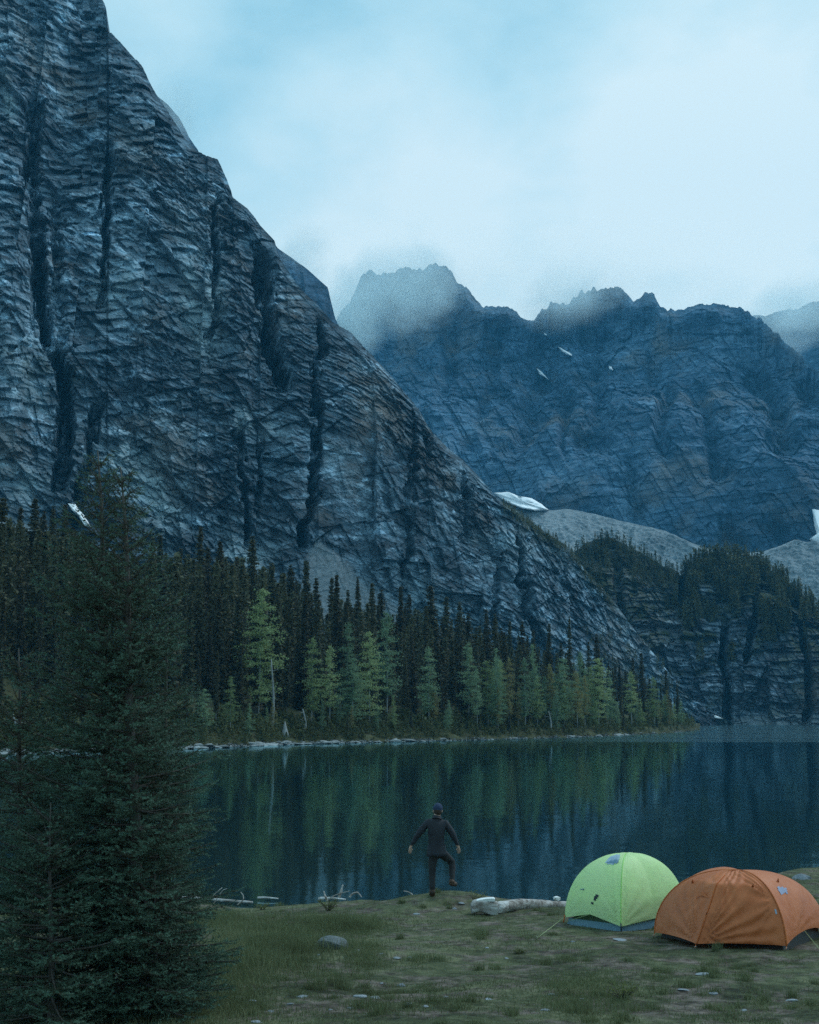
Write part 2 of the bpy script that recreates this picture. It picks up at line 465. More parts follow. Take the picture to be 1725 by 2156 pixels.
def joints(Pn, d, per, amp, seed, ln, warp=.35, saw=.9):
    """one set of parallel fractures: every slab between two cracks stands a random amount proud"""
    d = np.asarray(d, float); d /= np.linalg.norm(d); e = np.cross(d, [.3, 1, .2]); e /= np.linalg.norm(e); g = np.cross(d, e)
    W1 = fbm(Pn / (per * 9), 2, seed + 31) * warp * 2.2
    q = (Pn @ d) / per + W1; k = np.floor(q)
    b = np.floor((Pn @ e) / ln + _h(k, 0 * k, 0 * k, seed + 1) * 9 + W1); c = np.floor((Pn @ g) / ln + _h(k, b, 0 * k, seed + 2) * 9)
    return amp * (_h(k, b, c, seed) * 2 - 1 + (.5 - (q - k)) * saw)

OUT_L = np.array([.25, -.95, .12]) / np.linalg.norm([.25, -.95, .12])
def left_disp(Pn, U, Vv, T):
    big = fbm(Pn / 150, 3, 1) * 8
    rib = fbm(Pn / np.array([80., 80., 110.]), 3, 21, .5, True) * 1.8
    med = fbm(Pn / 30, 4, 31, .5) * 2.2
    g = 0
    wob = U + fbm(np.stack([U / 30, Vv / 30, 0 * U], -1), 4, 77) * 14 + fbm(np.stack([U / 7, Vv / 12, 0 * U], -1), 3, 76) * 9
    for pts, w, d in [
        ([(70, 230), (66, 400), (75, 560), (95, 700), (130, 780), (140, 900), (128, 1010)], 15, 19),
        ([(118, 420), (122, 620), (130, 760)], 10, 6),
        ([(228, 330), (222, 480), (214, 620)], 8, 9),
        ([(205, 860), (175, 1000), (160, 1090)], 9, 10),
        ([(452, 430), (446, 640), (440, 720)], 7, 9),
        ([(552, 560), (556, 660), (565, 740), (590, 800)], 16, 28),
        ([(672, 700), (655, 800), (660, 900), (655, 1050), (640, 1120)], 9, 22),
        ([(500, 920), (510, 1040), (520, 1120)], 8, 11),
        ([(545, 950), (540, 1060)], 6, 7),
        ([(870, 880), (855, 960), (845, 1200)], 6, 5),
        ([(905, 900), (893, 960)], 6, 6),
        ([(975, 1010), (970, 1120)], 6, 6),
        ([(1085, 1150), (1092, 1240), (1112, 1330)], 6, 12),
        ([(1040, 1160), (1034, 1330)], 7, 6)]:
        g = g + gully(wob, Vv, pts, w, d)
    bt = blob(U, Vv, 20, 620, 55, 330, 0, 14) + blob(U, Vv, 330, 560, 110, 330, -.25, 14) + blob(U, Vv, 500, 760, 34, 220, 0, 8) + blob(U, Vv, 610, 980, 32, 190, 0, 6) + blob(U, Vv, 760, 900, 90, 170, -.6, 8)
    bt = .5 * (bt - blob(U, Vv, 160, 160, 70, 260, .1, 14))
    scree = left_scree(U, Vv); keep = 1 - .88 * scree
    g = g * np.clip(.78 + .9 * fbm(np.stack([U / 22, Vv / 40, 0 * U + 3], -1), 3, 75), .25, 1.2)
    d1 = big + bt - g + (rib + med) * keep
    P1 = Pn + OUT_L * d1[..., None]
    dip = .36
    m1 = smooth(-.2, .25, fbm(P1 / 60, 3, 55)); m2 = smooth(-.1, .25, fbm(P1 / 30, 4, 57)); m3 = smooth(-.1, .3, fbm(P1 / 42, 3, 58))
    right = smooth(420, 760, U)
    bed = (math.sin(dip), .05, math.cos(dip)); w_ = .06
    st = joints(P1, (.95, .3, -.08), 24, 2.6, 6, 50, w_, .25) + joints(P1, (.6, .6, .5), 15, 1.7, 7, 26, w_, .5) * (1.2 - .6 * right)
    P1 = P1 + OUT_L * (st * keep)[..., None]
    s2 = joints(P1, bed, 9, 1.0, 13, 28, w_, .5) * m1 + joints(P1, bed, 3.6, 1.1, 3, 13, w_, .8) * (.15 + m2) + joints(P1, bed, 1.6, .6, 4, 6, w_, .9) * (.2 + m3) * (.6 + .7 * right)
    s2 = s2 + joints(P1, (.97, -.1, .2), 5, 1.1, 8, 9, w_, .5) * (.3 + m1) + joints(P1, (-.45, .3, .9), 4.2, 1.1, 9, 8, w_, .9) * (1 - right * .9) * (1.2 - m2) + joints(P1, (.8, .2, .6), 2.4, .6, 10, 4, w_, .7) * (.3 + m2)
    fine = fbm(P1 / 3, 3, 41, .65) * .9 + fbm(P1 / 10, 3, 43, .6, True) * 1.2 * m3
    return d1 + (st + s2 * .95 + fine) * keep, None

def left_scree(U, Vv):
    n = fbm(np.stack([U / 40, Vv / 40, 0 * U], -1), 3, 91) * 18
    s = smooth(0, 1, (Vv + n - (1070 + .25 * U)) / 26) * (1 - smooth(120, 200, U + n))
    a = smooth(0, 1, 1.6 - np.abs((U + n * .6) - (668 + (Vv - 1140) * .42)) / np.maximum((Vv - 1128) * .62, 2)) * smooth(1128, 1150, Vv)
    return np.clip(s + a * .95, 0, 1)

def left_attr(Pn, U, Vv, T):
    n = fbm(np.stack([U / 30, Vv / 30, 0 * U], -1), 3, 93)
    pale = (blob(U, Vv, 415, 640, 38, 110, -.1, 1.1) + blob(U, Vv, 270, 985, 85, 45, .7, .9) + blob(U, Vv, 325, 1060, 45, 100, -.3, 1) +
            blob(U, Vv, 520, 900, 60, 22, .3, 1) + blob(U, Vv, 520, 1170, 60, 50, .6, .8) + blob(U, Vv, 15, 190, 14, 60, -.2, 1) + blob(U, Vv, 40, 1020, 80, 50, 0, .6) +
            blob(U, Vv, 250, 620, 60, 50, 0, .6) + blob(U, Vv, 60, 830, 30, 60, -.6, .6) + blob(U, Vv, 900, 1280, 90, 40, .5, .6) + blob(U, Vv, 1230, 1400, 60, 14, .35, .9) +
            blob(U, Vv, 1080, 960 + 200, 100, 20, .25, .5)) * np.clip(1.15 + 1.6 * n, 0, 1.6)
    moss = (blob(U, Vv, 60, 760, 110, 30, .35, 1) + blob(U, Vv, 395, 850 + 0, 60, 20, -.2, .6)) * np.clip(.6 + n, 0, 1)
    ridge = smooth(1040, 1080, U) * (1 - smooth(1260, 1330, U)) * np.exp(-((1 - T) / .09) ** 2)
    low = smooth(1180, 1420, U) * smooth(-.1, .25, n) * .6
    return {'pale': pale, 'scree': left_scree(U, Vv), 'moss': moss + ridge + low}

crestL = pl([(-420, -900), (-200, -520), (0, -300), (120, -140), (205, -30), (224, 12), (228, 62), (262, 100), (298, 140), (322, 190), (352, 238), (385, 290), (415, 322), (458, 338), (478, 380), (490, 418),
             (520, 440), (548, 478), (578, 510), (588, 545), (625, 600), (665, 640), (700, 680), (738, 702), (775, 745), (825, 800), (850, 830), (880, 862), (900, 900), (930, 935),
             (975, 972), (1010, 1010), (1045, 1050), (1080, 1072), (1120, 1100), (1160, 1128), (1205, 1158), (1232, 1200), (1258, 1230), (1290, 1262), (1330, 1318), (1372, 1372), (1412, 1420), (1450, 1470), (1500, 1500), (1540, 1523), (1600, 1531)])
sheet('mountain', -420, 1600, 1300, 1000, crestL, pl([(-420, 1500), (400, 1500), (1300, 1514), (1600, 1535)]),
      pl([(-420, 400), (0, 430), (700, 500), (1100, 560), (1450, 640), (1600, 690)]), 3.0,
      lambda U, T: .62 - .20 * smooth(.1, .5, T), left_disp, M['rock'], OUT_L, left_attr)

def far_disp(amp, cuts, seed, sc=1.0, dip=-.04):
    def f(Pn, U, Vv, T):
        Q = Pn / sc
        d = fbm(Q / 300, 3, seed) * 38 * amp
        sk = Q.copy(); sk[..., 0] = Q[..., 0] + .3 * Q[..., 2] * np.sin(Q[..., 0] / 260) + fbm(Q / 110, 3, seed + 12) * 40
        d = d + fbm(sk * np.array([1 / 110, 1 / 110, 1 / 380]), 4, seed + 5, ridge=True) * 20 * amp
        d = d + fbm(Q / 80, 5, seed + 8, .58) * 11 * amp + fbm((Q + Q[..., 2:3] * np.array([.45, 0, 0])) / np.array([90, 90, 210]), 4, seed + 9, .55, True) * 17 * amp
        wob = U + fbm(np.stack([U / 40, Vv / 45, 0 * U], -1), 4, 78) * 34
        for pts, w, dd in cuts: d = d - gully(wob, Vv, pts, w * 1.5, dd * .62, True)
        Q = Q + np.array([0, -.97, .15]) * d[..., None]
        m1 = smooth(-.3, .3, fbm(Q / 160, 3, seed + 13)); bed = (math.sin(dip), .1, math.cos(dip))
        d = d + joints(Q, bed, 20, 1.7 * amp, seed + 2, 130, .08, .5) * m1 + joints(Q, bed, 7, .9 * amp, seed + 3, 24, .1, .7) + joints(Q, (.9, .4, 0), 16, 2.4 * amp, seed + 4, 60, .12, .4) + joints(Q, (.95, .1, .25), 7, 1.6 * amp, seed + 7, 22, .12, .5)
        d = d + fbm(Q / 14, 3, seed + 6, .6) * 3 * amp
        return d * sc, None
    return f

crestR = pl([(200, 120), (330, 204), (352, 222), (375, 250), (395, 288), (418, 318), (440, 400), (520, 460), (585, 525), (612, 542), (645, 566), (672, 590), (690, 606), (698, 640), (706, 672), (735, 740), (800, 850), (900, 1000)])
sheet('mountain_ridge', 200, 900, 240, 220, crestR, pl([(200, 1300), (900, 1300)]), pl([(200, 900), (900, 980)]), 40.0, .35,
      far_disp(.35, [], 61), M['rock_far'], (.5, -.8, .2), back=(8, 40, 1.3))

crestB = pl([(560, 700), (700, 690), (735, 640), (760, 590), (782, 572), (800, 582), (830, 586), (858, 570), (880, 574), (900, 566), (915, 560), (940, 562), (958, 590), (985, 615), (1005, 640), (1022, 648), (1050, 646), (1078, 656), (1092, 668), (1110, 672), (1124, 672),
             (1140, 658), (1160, 644), (1195, 638), (1222, 618), (1250, 612), (1300, 607), (1318, 622), (1335, 634), (1358, 622), (1378, 622), (1392, 650), (1412, 656), (1440, 650), (1475, 643), (1510, 648), (1558, 645), (1575, 660), (1600, 668), (1625, 690), (1660, 720), (1700, 760), (1760, 800), (2000, 900), (2300, 1000)])
def jag(f, a, seed):
    def g(u):
        u = np.asarray(u, float); z = 0 * u
        return f(u) + a * fbm(np.stack([u / 9, z, z], -1), 3, seed) + a * .6 * (_h(np.floor(u / 6.5), z, z, seed) - .5)
    return g
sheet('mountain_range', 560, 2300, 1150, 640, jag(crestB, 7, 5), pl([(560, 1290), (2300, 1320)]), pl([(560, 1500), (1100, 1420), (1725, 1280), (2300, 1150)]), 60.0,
      lambda U, T: .55 + .25 * smooth(.35, .8, T) - .1 * smooth(.85, 1, T),
      far_disp(1.0, [([(1160, 780), (1130, 880), (1085, 960)], 14, 45), ([(1182, 800), (1200, 900), (1195, 960)], 8, 35), ([(1240, 700), (1262, 840), (1250, 960)], 14, 50),
                     ([(1385, 760), (1395, 960)], 9, 35), ([(1470, 860), (1500, 960), (1510, 1010)], 12, 45), ([(1590, 780), (1640, 880), (1660, 960)], 13, 60),
                     ([(1545, 1110), (1552, 1200)], 9, 40), ([(1700, 760), (1722, 860)], 12, 50), ([(1330, 1000), (1340, 1160)], 9, 26), ([(1640, 1120), (1670, 1200)], 10, 35),
                     ([(960, 690), (930, 830)], 10, 40), ([(1050, 720), (1030, 900)], 9, 30)], 101),
      M['rock_far'], (-.15, -.95, .2), back=(10, 60, 1.2))
# the hazy ridge behind on the right edge
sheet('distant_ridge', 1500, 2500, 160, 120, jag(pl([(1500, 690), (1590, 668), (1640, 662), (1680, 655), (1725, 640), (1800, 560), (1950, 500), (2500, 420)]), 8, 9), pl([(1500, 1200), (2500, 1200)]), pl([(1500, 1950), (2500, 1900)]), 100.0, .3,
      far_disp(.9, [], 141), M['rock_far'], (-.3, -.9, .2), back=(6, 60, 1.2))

def scree_disp(Pn, U, Vv, T):
    return fbm(Pn / 90, 3, 201) * 14 + fbm(Pn * np.array([1 / 16, 1 / 60, 1 / 60]), 3, 207, .5, True) * 3 + fbm(Pn / 14, 4, 204) * 2.6 + fbm(Pn / 4, 3, 206, .7) * 2.2, None
sheet('scree_slope', 960, 2200, 420, 160, pl([(960, 1010), (1040, 1044), (1090, 1062), (1148, 1076), (1200, 1072), (1260, 1084), (1311, 1096), (1401, 1119), (1454, 1145), (1505, 1163), (1560, 1166), (1605, 1164), (1640, 1152), (1672, 1140), (1725, 1150), (1800, 1120), (2200, 1080)]),
      pl([(960, 1330), (2200, 1400)]), pl([(960, 880), (1400, 900), (2200, 860)]), 30.0, 1.5, scree_disp, M['scree'], (-.1, -.8, .6), back=(5, 30, .3))

def wood_attr(Pn, U, Vv, T):
    n = fbm(np.stack([U / 25, Vv / 25, 0 * U], -1), 3, 95)
    return {'moss': smooth(.45, .85, T + n * .35) * .9 + .5 * smooth(.1, .3, n), 'pale': blob(U, Vv, 1660, 1400, 50, 35, 0, .7) * np.clip(.5 + n * 2, 0, 1), 'scree': smooth(1500, 1512, Vv + n * 8)}
def wood_disp(Pn, U, Vv, T):
    d = fbm(Pn / 90, 3, 301) * 14 + fbm(Pn * np.array([1 / 26, 1 / 26, 1 / 130]), 3, 303, ridge=True) * 4 + fbm(Pn / 18, 5, 305, .6) * 4.5
    wob = U + fbm(np.stack([U / 30, Vv / 40, 0 * U], -1), 3, 79) * 9
    for pts, w, dd in [([(1528, 1330), (1518, 1400), (1530, 1440), (1534, 1520)], 8, 20), ([(1445, 1190), (1440, 1260)], 10, 16), ([(1590, 1290), (1575, 1380)], 7, 12), ([(1690, 1330), (1705, 1440), (1700, 1500)], 9, 15), ([(1300, 1200), (1310, 1300)], 8, 9)]:
        d = d - gully(wob, Vv, pts, w, dd)
    Pn = Pn + np.array([-.1, -.95, .25]) * d[..., None]
    d = d + joints(Pn, (.02, .1, 1), 7, 1.7, 306, 20, .4) + joints(Pn, (.02, .1, 1), 2.8, .8, 307, 9, .5) + joints(Pn, (.9, .4, 0), 9, 1.8, 309, 16, .6) + joints(Pn, (.8, -.2, .4), 4, .9, 310, 8, .6) + fbm(Pn / 4, 3, 308) * 1.2
    return d, None
sheet('wooded_cliff', 1120, 2200, 700, 460, pl([(1120, 1230), (1180, 1185), (1215, 1160), (1235, 1142), (1262, 1132), (1290, 1130), (1325, 1150), (1365, 1172), (1400, 1192), (1435, 1206), (1448, 1196), (1462, 1182), (1500, 1172), (1560, 1176), (1600, 1188), (1640, 1212), (1680, 1240), (1725, 1290), (1800, 1330), (2000, 1390), (2200, 1420)]),
      pl([(1120, 1524), (1725, 1527), (2200, 1527)]), pl([(1120, 690), (1725, 650), (2200, 560)]), 0.3, lambda U, T: .9 - .45 * smooth(.04, .2, T) + .2 * smooth(.7, 1, T),
      wood_disp, M['rock_dark'], (-.1, -.9, .3), wood_attr, back=(8, 18, .5))

# ------------------------------------------------------------------ snow patches (each its own surface lifted off the rock)
def inpoly(u, v, poly):
    ins = np.zeros(u.shape, bool); n = len(poly)
    for i in range(n):
        (x0, y0), (x1, y1) = poly[i], poly[(i + 1) % n]
        if y0 == y1: continue
        c = ((y0 > v) != (y1 > v)) & (u < (x1 - x0) * (v - y0) / (y1 - y0) + x0)
        ins ^= c
    return ins

def snow(surface, poly, lift, label):
    """a slab of snow lying on the slope: outline at its true place, domed, with a skirt into the rock"""
    us, ts, Q, crest, base = SURF[surface]
    cu = sum(p[0] for p in poly) / len(poly); cv = sum(p[1] for p in poly) / len(poly)
    out = []; n = len(poly); rim = []
    for i in range(n):
        for k in range(6):
            f = k / 6; a, b = poly[i], poly[(i + 1) % n]
            rim.append((a[0] + (b[0] - a[0]) * f + random.uniform(-.35, .35), a[1] + (b[1] - a[1]) * f + random.uniform(-.35, .35)))
    rings = []; R = [1.12, 1.1, .95, .78, .55, .3]
    for r in R:
        ring = []
        for (a, b) in rim:
            uu, vv_ = cu + (a - cu) * r, cv + (b - cv) * r
            w = [surf_at(surface, uu + du, vv_ + dv) for du in (-3, 0, 3) for dv in (-2, 0, 2)]
            Y = min(p[1] for p in w)
            tilt = (vv_ - min(q_[1] for q_ in poly)) / (max(q_[1] for q_ in poly) - min(q_[1] for q_ in poly))
            Y = Y - lift * (1 - r * r * .8) - lift * 1.6 * max(0.0, tilt) * (r < 1.1) if r < 1.11 else Y + lift * 2
            ring.append(P(uu, vv_, Y))
        rings.append(ring)
    cY = np.mean([p[1] for p in rings[-1]]) - lift * .3
    verts = [p for ring in rings for p in ring] + [P(cu, cv, cY)]
    m = len(rim); f4 = []; f3 = []
    for k in range(len(R) - 1):
        for i in range(m): f4.append((k * m + i, k * m + (i + 1) % m, (k + 1) * m + (i + 1) % m, (k + 1) * m + i))
    for i in range(m): f3.append(((len(R) - 1) * m + i, (len(R) - 1) * m + (i + 1) % m, len(verts) - 1))
    o = mesh_np('snow_patch', verts, [np.array(f4), np.array(f3)], M['snow'], None, True)
    tag(o, label, 'snow patch', 'old snow patches on the mountains')
snow('scree_slope', [(1046, 1040), (1075, 1038), (1090, 1045), (1118, 1050), (1135, 1060), (1150, 1072), (1125, 1074), (1100, 1070), (1070, 1058)], 8, 'large bright snow patch at the top of the grey scree slope')
snow('mountain_range', [(1176, 730), (1190, 738), (1203, 745), (1204, 749), (1194, 747), (1184, 740)], 14, 'thin slanting snow streak high on the far range, upper one of the larger pair')
snow('mountain_range', [(1131, 776), (1142, 784), (1156, 800), (1146, 794), (1137, 789)], 14, 'slanting snow streak on the far range, lower left of the pair')
snow('mountain_range', [(1282, 770), (1288, 773), (1291, 780), (1284, 778)], 12, 'tiny solitary snow spot in the middle of the far range')
snow('mountain_range', [(1146, 701), (1150, 703), (1152, 707), (1148, 706)], 10, 'smallest snow fleck just below the notch in the far ridge')
snow('mountain_range', [(1712, 1076), (1740, 1080), (1760, 1150), (1735, 1160), (1706, 1134), (1722, 1128), (1716, 1108)], 16, 'snow patch at the right edge under the far cliffs')
snow('mountain', [(145, 1062), (160, 1064), (176, 1084), (190, 1108), (180, 1108), (166, 1088), (152, 1074)], 6, 'curved snow streak at the foot of the near cliff beside the big spruce')
snow('wooded_cliff', [(1478, 1492), (1496, 1499), (1524, 1514), (1504, 1513), (1486, 1503)], 5, 'narrow snow tongue at the lake edge beyond the forest tip')

# ------------------------------------------------------------------ far peninsula
shore_v = pl([(-500, 1608), (0, 1589), (60, 1586), (390, 1577), (600, 1568), (830, 1562), (1000, 1558), (1200, 1553), (1300, 1549), (1400, 1544), (1452, 1540), (1475, 1536)])
def shoreY(u):
    _, te = ray(u, shore_v(u)); return -HC / te
backh = pl([(-500, 26), (0, 22), (300, 18), (600, 13), (900, 9), (1200, 5), (1400, 3), (1475, 1.2)])
depth_ = pl([(-500, 190), (600, 190), (1000, 170), (1300, 120), (1420, 60), (1475, 14)])
def pen_z(u, d):
    return 1.3 * smooth(0, 7, d) + backh(u) * smooth(4, 75, d) + .4 * smooth(0, 2, d)
def pen_pt(u, d, z=None):
    Y = shoreY(u) + d; a, _ = ray(u, 1540.0)
    z = pen_z(u, d) if z is None else z
    return np.array([float(a * Y), float(Y), float(z)])
us = np.linspace(-500, 1475, 400); ds = np.concatenate([[-3, -.6, 0, .5, 1.2, 2, 3, 4.5, 6, 8, 11, 15], np.linspace(20, 190, 26)])
G = []
for d in ds:
    dd = np.minimum(d, depth_(us)); Y = shoreY(us) + dd; a, _ = ray(us, 1540.0 + 0 * us)
    z = pen_z(us, np.maximum(dd, 0)) if d > 0 else np.full_like(us, d * .5)
    p = np.stack([a * Y, Y, z], -1)
    n = fbm(p / 2.5, 3, 401)
    p[:, 1] += n * 1.6 if d > -2 else 0
    p[:, 2] += fbm(p / 1.6, 3, 402) * .25 * (d > 0)
    G.append(p)
e = G[-1].copy(); e[:, 2] = -4; e[:, 1] += 5; G.append(e)
G = np.stack(G); i = np.arange(G.shape[0] * G.shape[1]).reshape(G.shape[:2])
f = np.stack([i[:-1, :-1], i[:-1, 1:], i[1:, 1:], i[1:, :-1]], -1).reshape(-1, 4)
tag(mesh_np('peninsula', G.reshape(-1, 3), f, M['forest_floor'], None, True), 'wooded spit of land across the lake', None, None, 'structure')

# ---- tree meshes, unit height
def tri_soup(cent, size, rng, flat=.5, up=None):
    """little random triangles round the given centres"""
    n = len(cent)
    d1 = rng.normal(size=(n, 3)); d1[:, 2] *= flat; d1 /= np.linalg.norm(d1, axis=1)[:, None]
    d2 = rng.normal(size=(n, 3)); d2[:, 2] *= flat; d2 /= np.linalg.norm(d2, axis=1)[:, None]
    s = size[:, None]
    v = np.stack([cent - d1 * s * .6, cent + d1 * s * .6, cent + d2 * s], 1)
    return v.reshape(-1, 3), np.arange(n * 3).reshape(n, 3)

def spruce_crown(seed, width, nwh=50, nb=9, bare=.08, k=5, lean=0):
    rng = np.random.default_rng(seed); cs = []; ss = []
    for w in range(nwh):
        z = bare + (1 - bare) * (w + rng.random() * .8) / nwh
        r0 = width * (1 - z) ** .72 * (.45 + .55 * min(1, (z - bare) * 6 + .4)) * rng.uniform(.65, 1.2) + .006
        for b in range(nb):
            if rng.random() < .16: continue
            th = rng.random() * 2 * PI; L = r0 * rng.uniform(.55, 1.15)
            dr = rng.uniform(.15, .5)
            for j in range(k):
                q = (j + .6) / k
                c = np.array([math.cos(th) * L * q, math.sin(th) * L * q, z - dr * L * q * (1.2 - .5 * q)])
                for m in range(2 + (j > 1)):
                    cs.append(c + rng.normal(size=3) * np.array([.004, .004, .003])); ss.append((.012 + .011 * (1 - z)) * rng.uniform(.6, 1.4))
    for q in np.linspace(.86, 1.0, 22):
        cs.append(np.array([rng.normal() * .003, rng.normal() * .003, q])); ss.append(.019 * (1.06 - q) / .2 + .004)
    return tri_soup(np.array(cs), np.array(ss), rng, .7)

def larch_crown(seed, width, nbr=120, bare=.3, full=.55):
    rng = np.random.default_rng(seed); cs = []; ss = []
    for b in range(nbr):
        z = bare + (1 - bare) * rng.random() ** 1.15
        prof = min(1, (z - bare) * 4 + .35) * (1 - z) ** full
        L = width * prof * rng.uniform(.5, 1.25) + .01; th = rng.random() * 2 * PI
        rise = rng.uniform(-.1, .35)
        nk = max(4, int(L * 100))
        for j in range(nk):
            q = (j + .5) / nk
            c = np.array([math.cos(th) * L * q, math.sin(th) * L * q, z + rise * L * q - .12 * L * q * q])
            for m in range(3):
                cs.append(c + rng.normal(size=3) * np.array([.008, .008, .005]) * (1 + q)); ss.append(rng.uniform(.009, .018))
    for q in np.linspace(.93, 1.0, 8): cs.append(np.array([0, 0, q])); ss.append(.009)
    return tri_soup(np.array(cs), np.array(ss), rng, .8)

def trunk_mb(r=.009, top=.97, bend=.0):
    m = MB(); m.tube([(bend * math.sin(t * 3) * .01, 0, t * top - .03) for t in np.linspace(0, 1, 6)], [r * (1 - .88 * t) for t in np.linspace(0, 1, 6)], 6)
    return m

def proto_meshes(kind, seed, *a, **kw):
    v, f = (spruce_crown if kind == 's' else larch_crown)(seed, *a, **kw)
    return v, f
def mk(name, v, f, mat):
    o = mesh_np(name, v, f, mat); C.objects.unlink(o); return o.data
spr = []
for s_, wd, bare in [(1, .085, .06), (2, .10, .05), (3, .07, .12), (4, .12, .05), (5, .095, .18), (6, .08, .03), (7, .13, .1), (8, .06, .25)]:
    v, f = spruce_crown(s_, wd, bare=bare); spr.append(mk('spruce_crown', v, f, M['spruce']))
lar = {}
for key, mt in (('g', 'larch'), ('t', 'larch_teal'), ('o', 'larch_gold')):
    lar[key] = []
    for s_, wd, bare, fl in [(11, .22, .22, .6), (12, .27, .16, .5), (13, .19, .28, .55), (14, .23, .1, .7)]:
        v, f = larch_crown(s_, wd, bare=bare, full=fl); lar[key].append(mk('larch_crown', v, f, M[mt]))
def mesh_from_mb(mb, name, mat):
    o = mb.build(name, mat); C.objects.unlink(o); return o.data
tk_dark = mesh_from_mb(trunk_mb(.0075), 'trunk', M['bark']); tk_pale = mesh_from_mb(trunk_mb(.008), 'trunk', M['bark_pale'])

def plant_tree(name, loc, h, crown, trunk, wide, label, cat, group):
    r = empty(name, loc, random.uniform(0, 2 * PI)); r.scale = (h * wide, h * wide, h)
    r.rotation_euler = (random.gauss(0, .012), random.gauss(0, .012), random.uniform(0, 6.28))
    for nm, me in (('crown', crown), ('trunk', trunk)):
        o = bpy.data.objects.new(nm, me); o.parent = r; C.objects.link(o)
    tag(r, label, cat, group); return r

topline = pl([(-300, 1010), (0, 1075), (50, 1085), (150, 1095), (250, 1150), (330, 1150), (420, 1145), (530, 1160), (620, 1205), (700, 1240), (800, 1262), (900, 1262), (1000, 1300), (1060, 1310), (1130, 1340), (1200, 1372), (1260, 1378), (1350, 1412), (1440, 1462), (1475, 1500)])
def tree_by_top(u, vtop, d, kind, var, wide, label, cat, group, trunk=None, name=None):
    p = pen_pt(u, d); _, te = ray(u, vtop); h = HC + float(te) * p[1] - p[2]
    # keep the tip in its column
    a, _ = ray(u, vtop); p[0] = float(a) * p[1]
    if kind == 's': return plant_tree(name or 'spruce_tree', p - np.array([0, 0, .2]), h, spr[var % len(spr)], trunk or tk_dark, wide, label, cat, group)
    return plant_tree(name or 'larch_tree', p - np.array([0, 0, .2]), h, lar[kind][var % 4], trunk or tk_pale, wide, label, cat, group)

SG = 'dark spruces packed in the forest across the lake'
# distinct spires along the skyline
spires = [(5, 1046), (50, 1064), (76, 1048), (95, 1074), (112, 1064), (141, 1060), (320, 1130), (336, 1124), (420, 1108), (440, 1150), (468, 1138), (500, 1170), (532, 1128), (575, 1184), (612, 1188), (645, 1178),
          (668, 1215), (700, 1214), (712, 1210), (730, 1240), (755, 1214), (785, 1226), (802, 1240), (845, 1233), (862, 1250), (908, 1230), (939, 1256), (963, 1266), (985, 1290), (1026, 1281), (1042, 1291), (1070, 1306), (1098, 1307),
          (1125, 1324), (1153, 1312), (1180, 1352), (1196, 1296), (1238, 1350), (1260, 1334), (1303, 1398), (1333, 1384), (1351, 1372), (1402, 1410), (1425, 1440)]
sl = {1196: ('thin needle-like dark spruce standing well clear above its neighbours near the right end', .6), 908: ('dark spruce spire above the middle of the forest, left of the paired spires', 1.0), 420: ('tall dark spruce just right of the big near tree, highest there', 1.0),
      532: ('tall dark spruce rising above the brightest tall larch', 1.0), 76: ('tallest dark spruce at the left edge of the picture', 1.2), 1351: ('last tall dark spruce before the forest thins to its tip', 1.0), 755: ('slender spruce spire against the pale scree fan', .7)}
for k, (u, vt) in enumerate(spires):
    lb, wd = sl.get(u, ('dark narrow spruce among the packed trees of the far forest', 1.0))
    dmax = float(depth_(u)) * .6
    tree_by_top(u, vt, min(random.uniform(35, 80), dmax), 's', k, wd * random.uniform(1.0, 1.45), lb, 'spruce tree', None if u in sl else SG)
n_s = 0
for row, (cnt, d0, d1, drop0, drop1) in enumerate([(54, 60, 110, 0, 50), (56, 36, 60, 15, 100), (60, 20, 36, 50, 170), (32, 9, 20, 130, 320), (46, 3, 9, 900, 900)]):
    for k in range(cnt):
        u = -70 + 1500 * (k + random.random()) / cnt
        dm = float(depth_(u)); d = min(random.uniform(d0, d1), dm * .8)
        tl = float(topline(u)); span = float(shore_v(u)) - tl
        drop = random.uniform(drop0, drop1) * span / 420
        vt = min(tl + drop, float(shore_v(u)) - 45)
        if drop0 == 900: vt = float(shore_v(u)) - random.uniform(22, 75)
        tree_by_top(u, vt, d, 's', random.randrange(8), random.uniform(.8, 1.35), 'dark narrow spruce among the packed trees of the far forest', 'spruce tree', SG, trunk=tk_pale if random.random() < .25 else None)
        n_s += 1
LG = 'lighter larches along the front of the far forest'
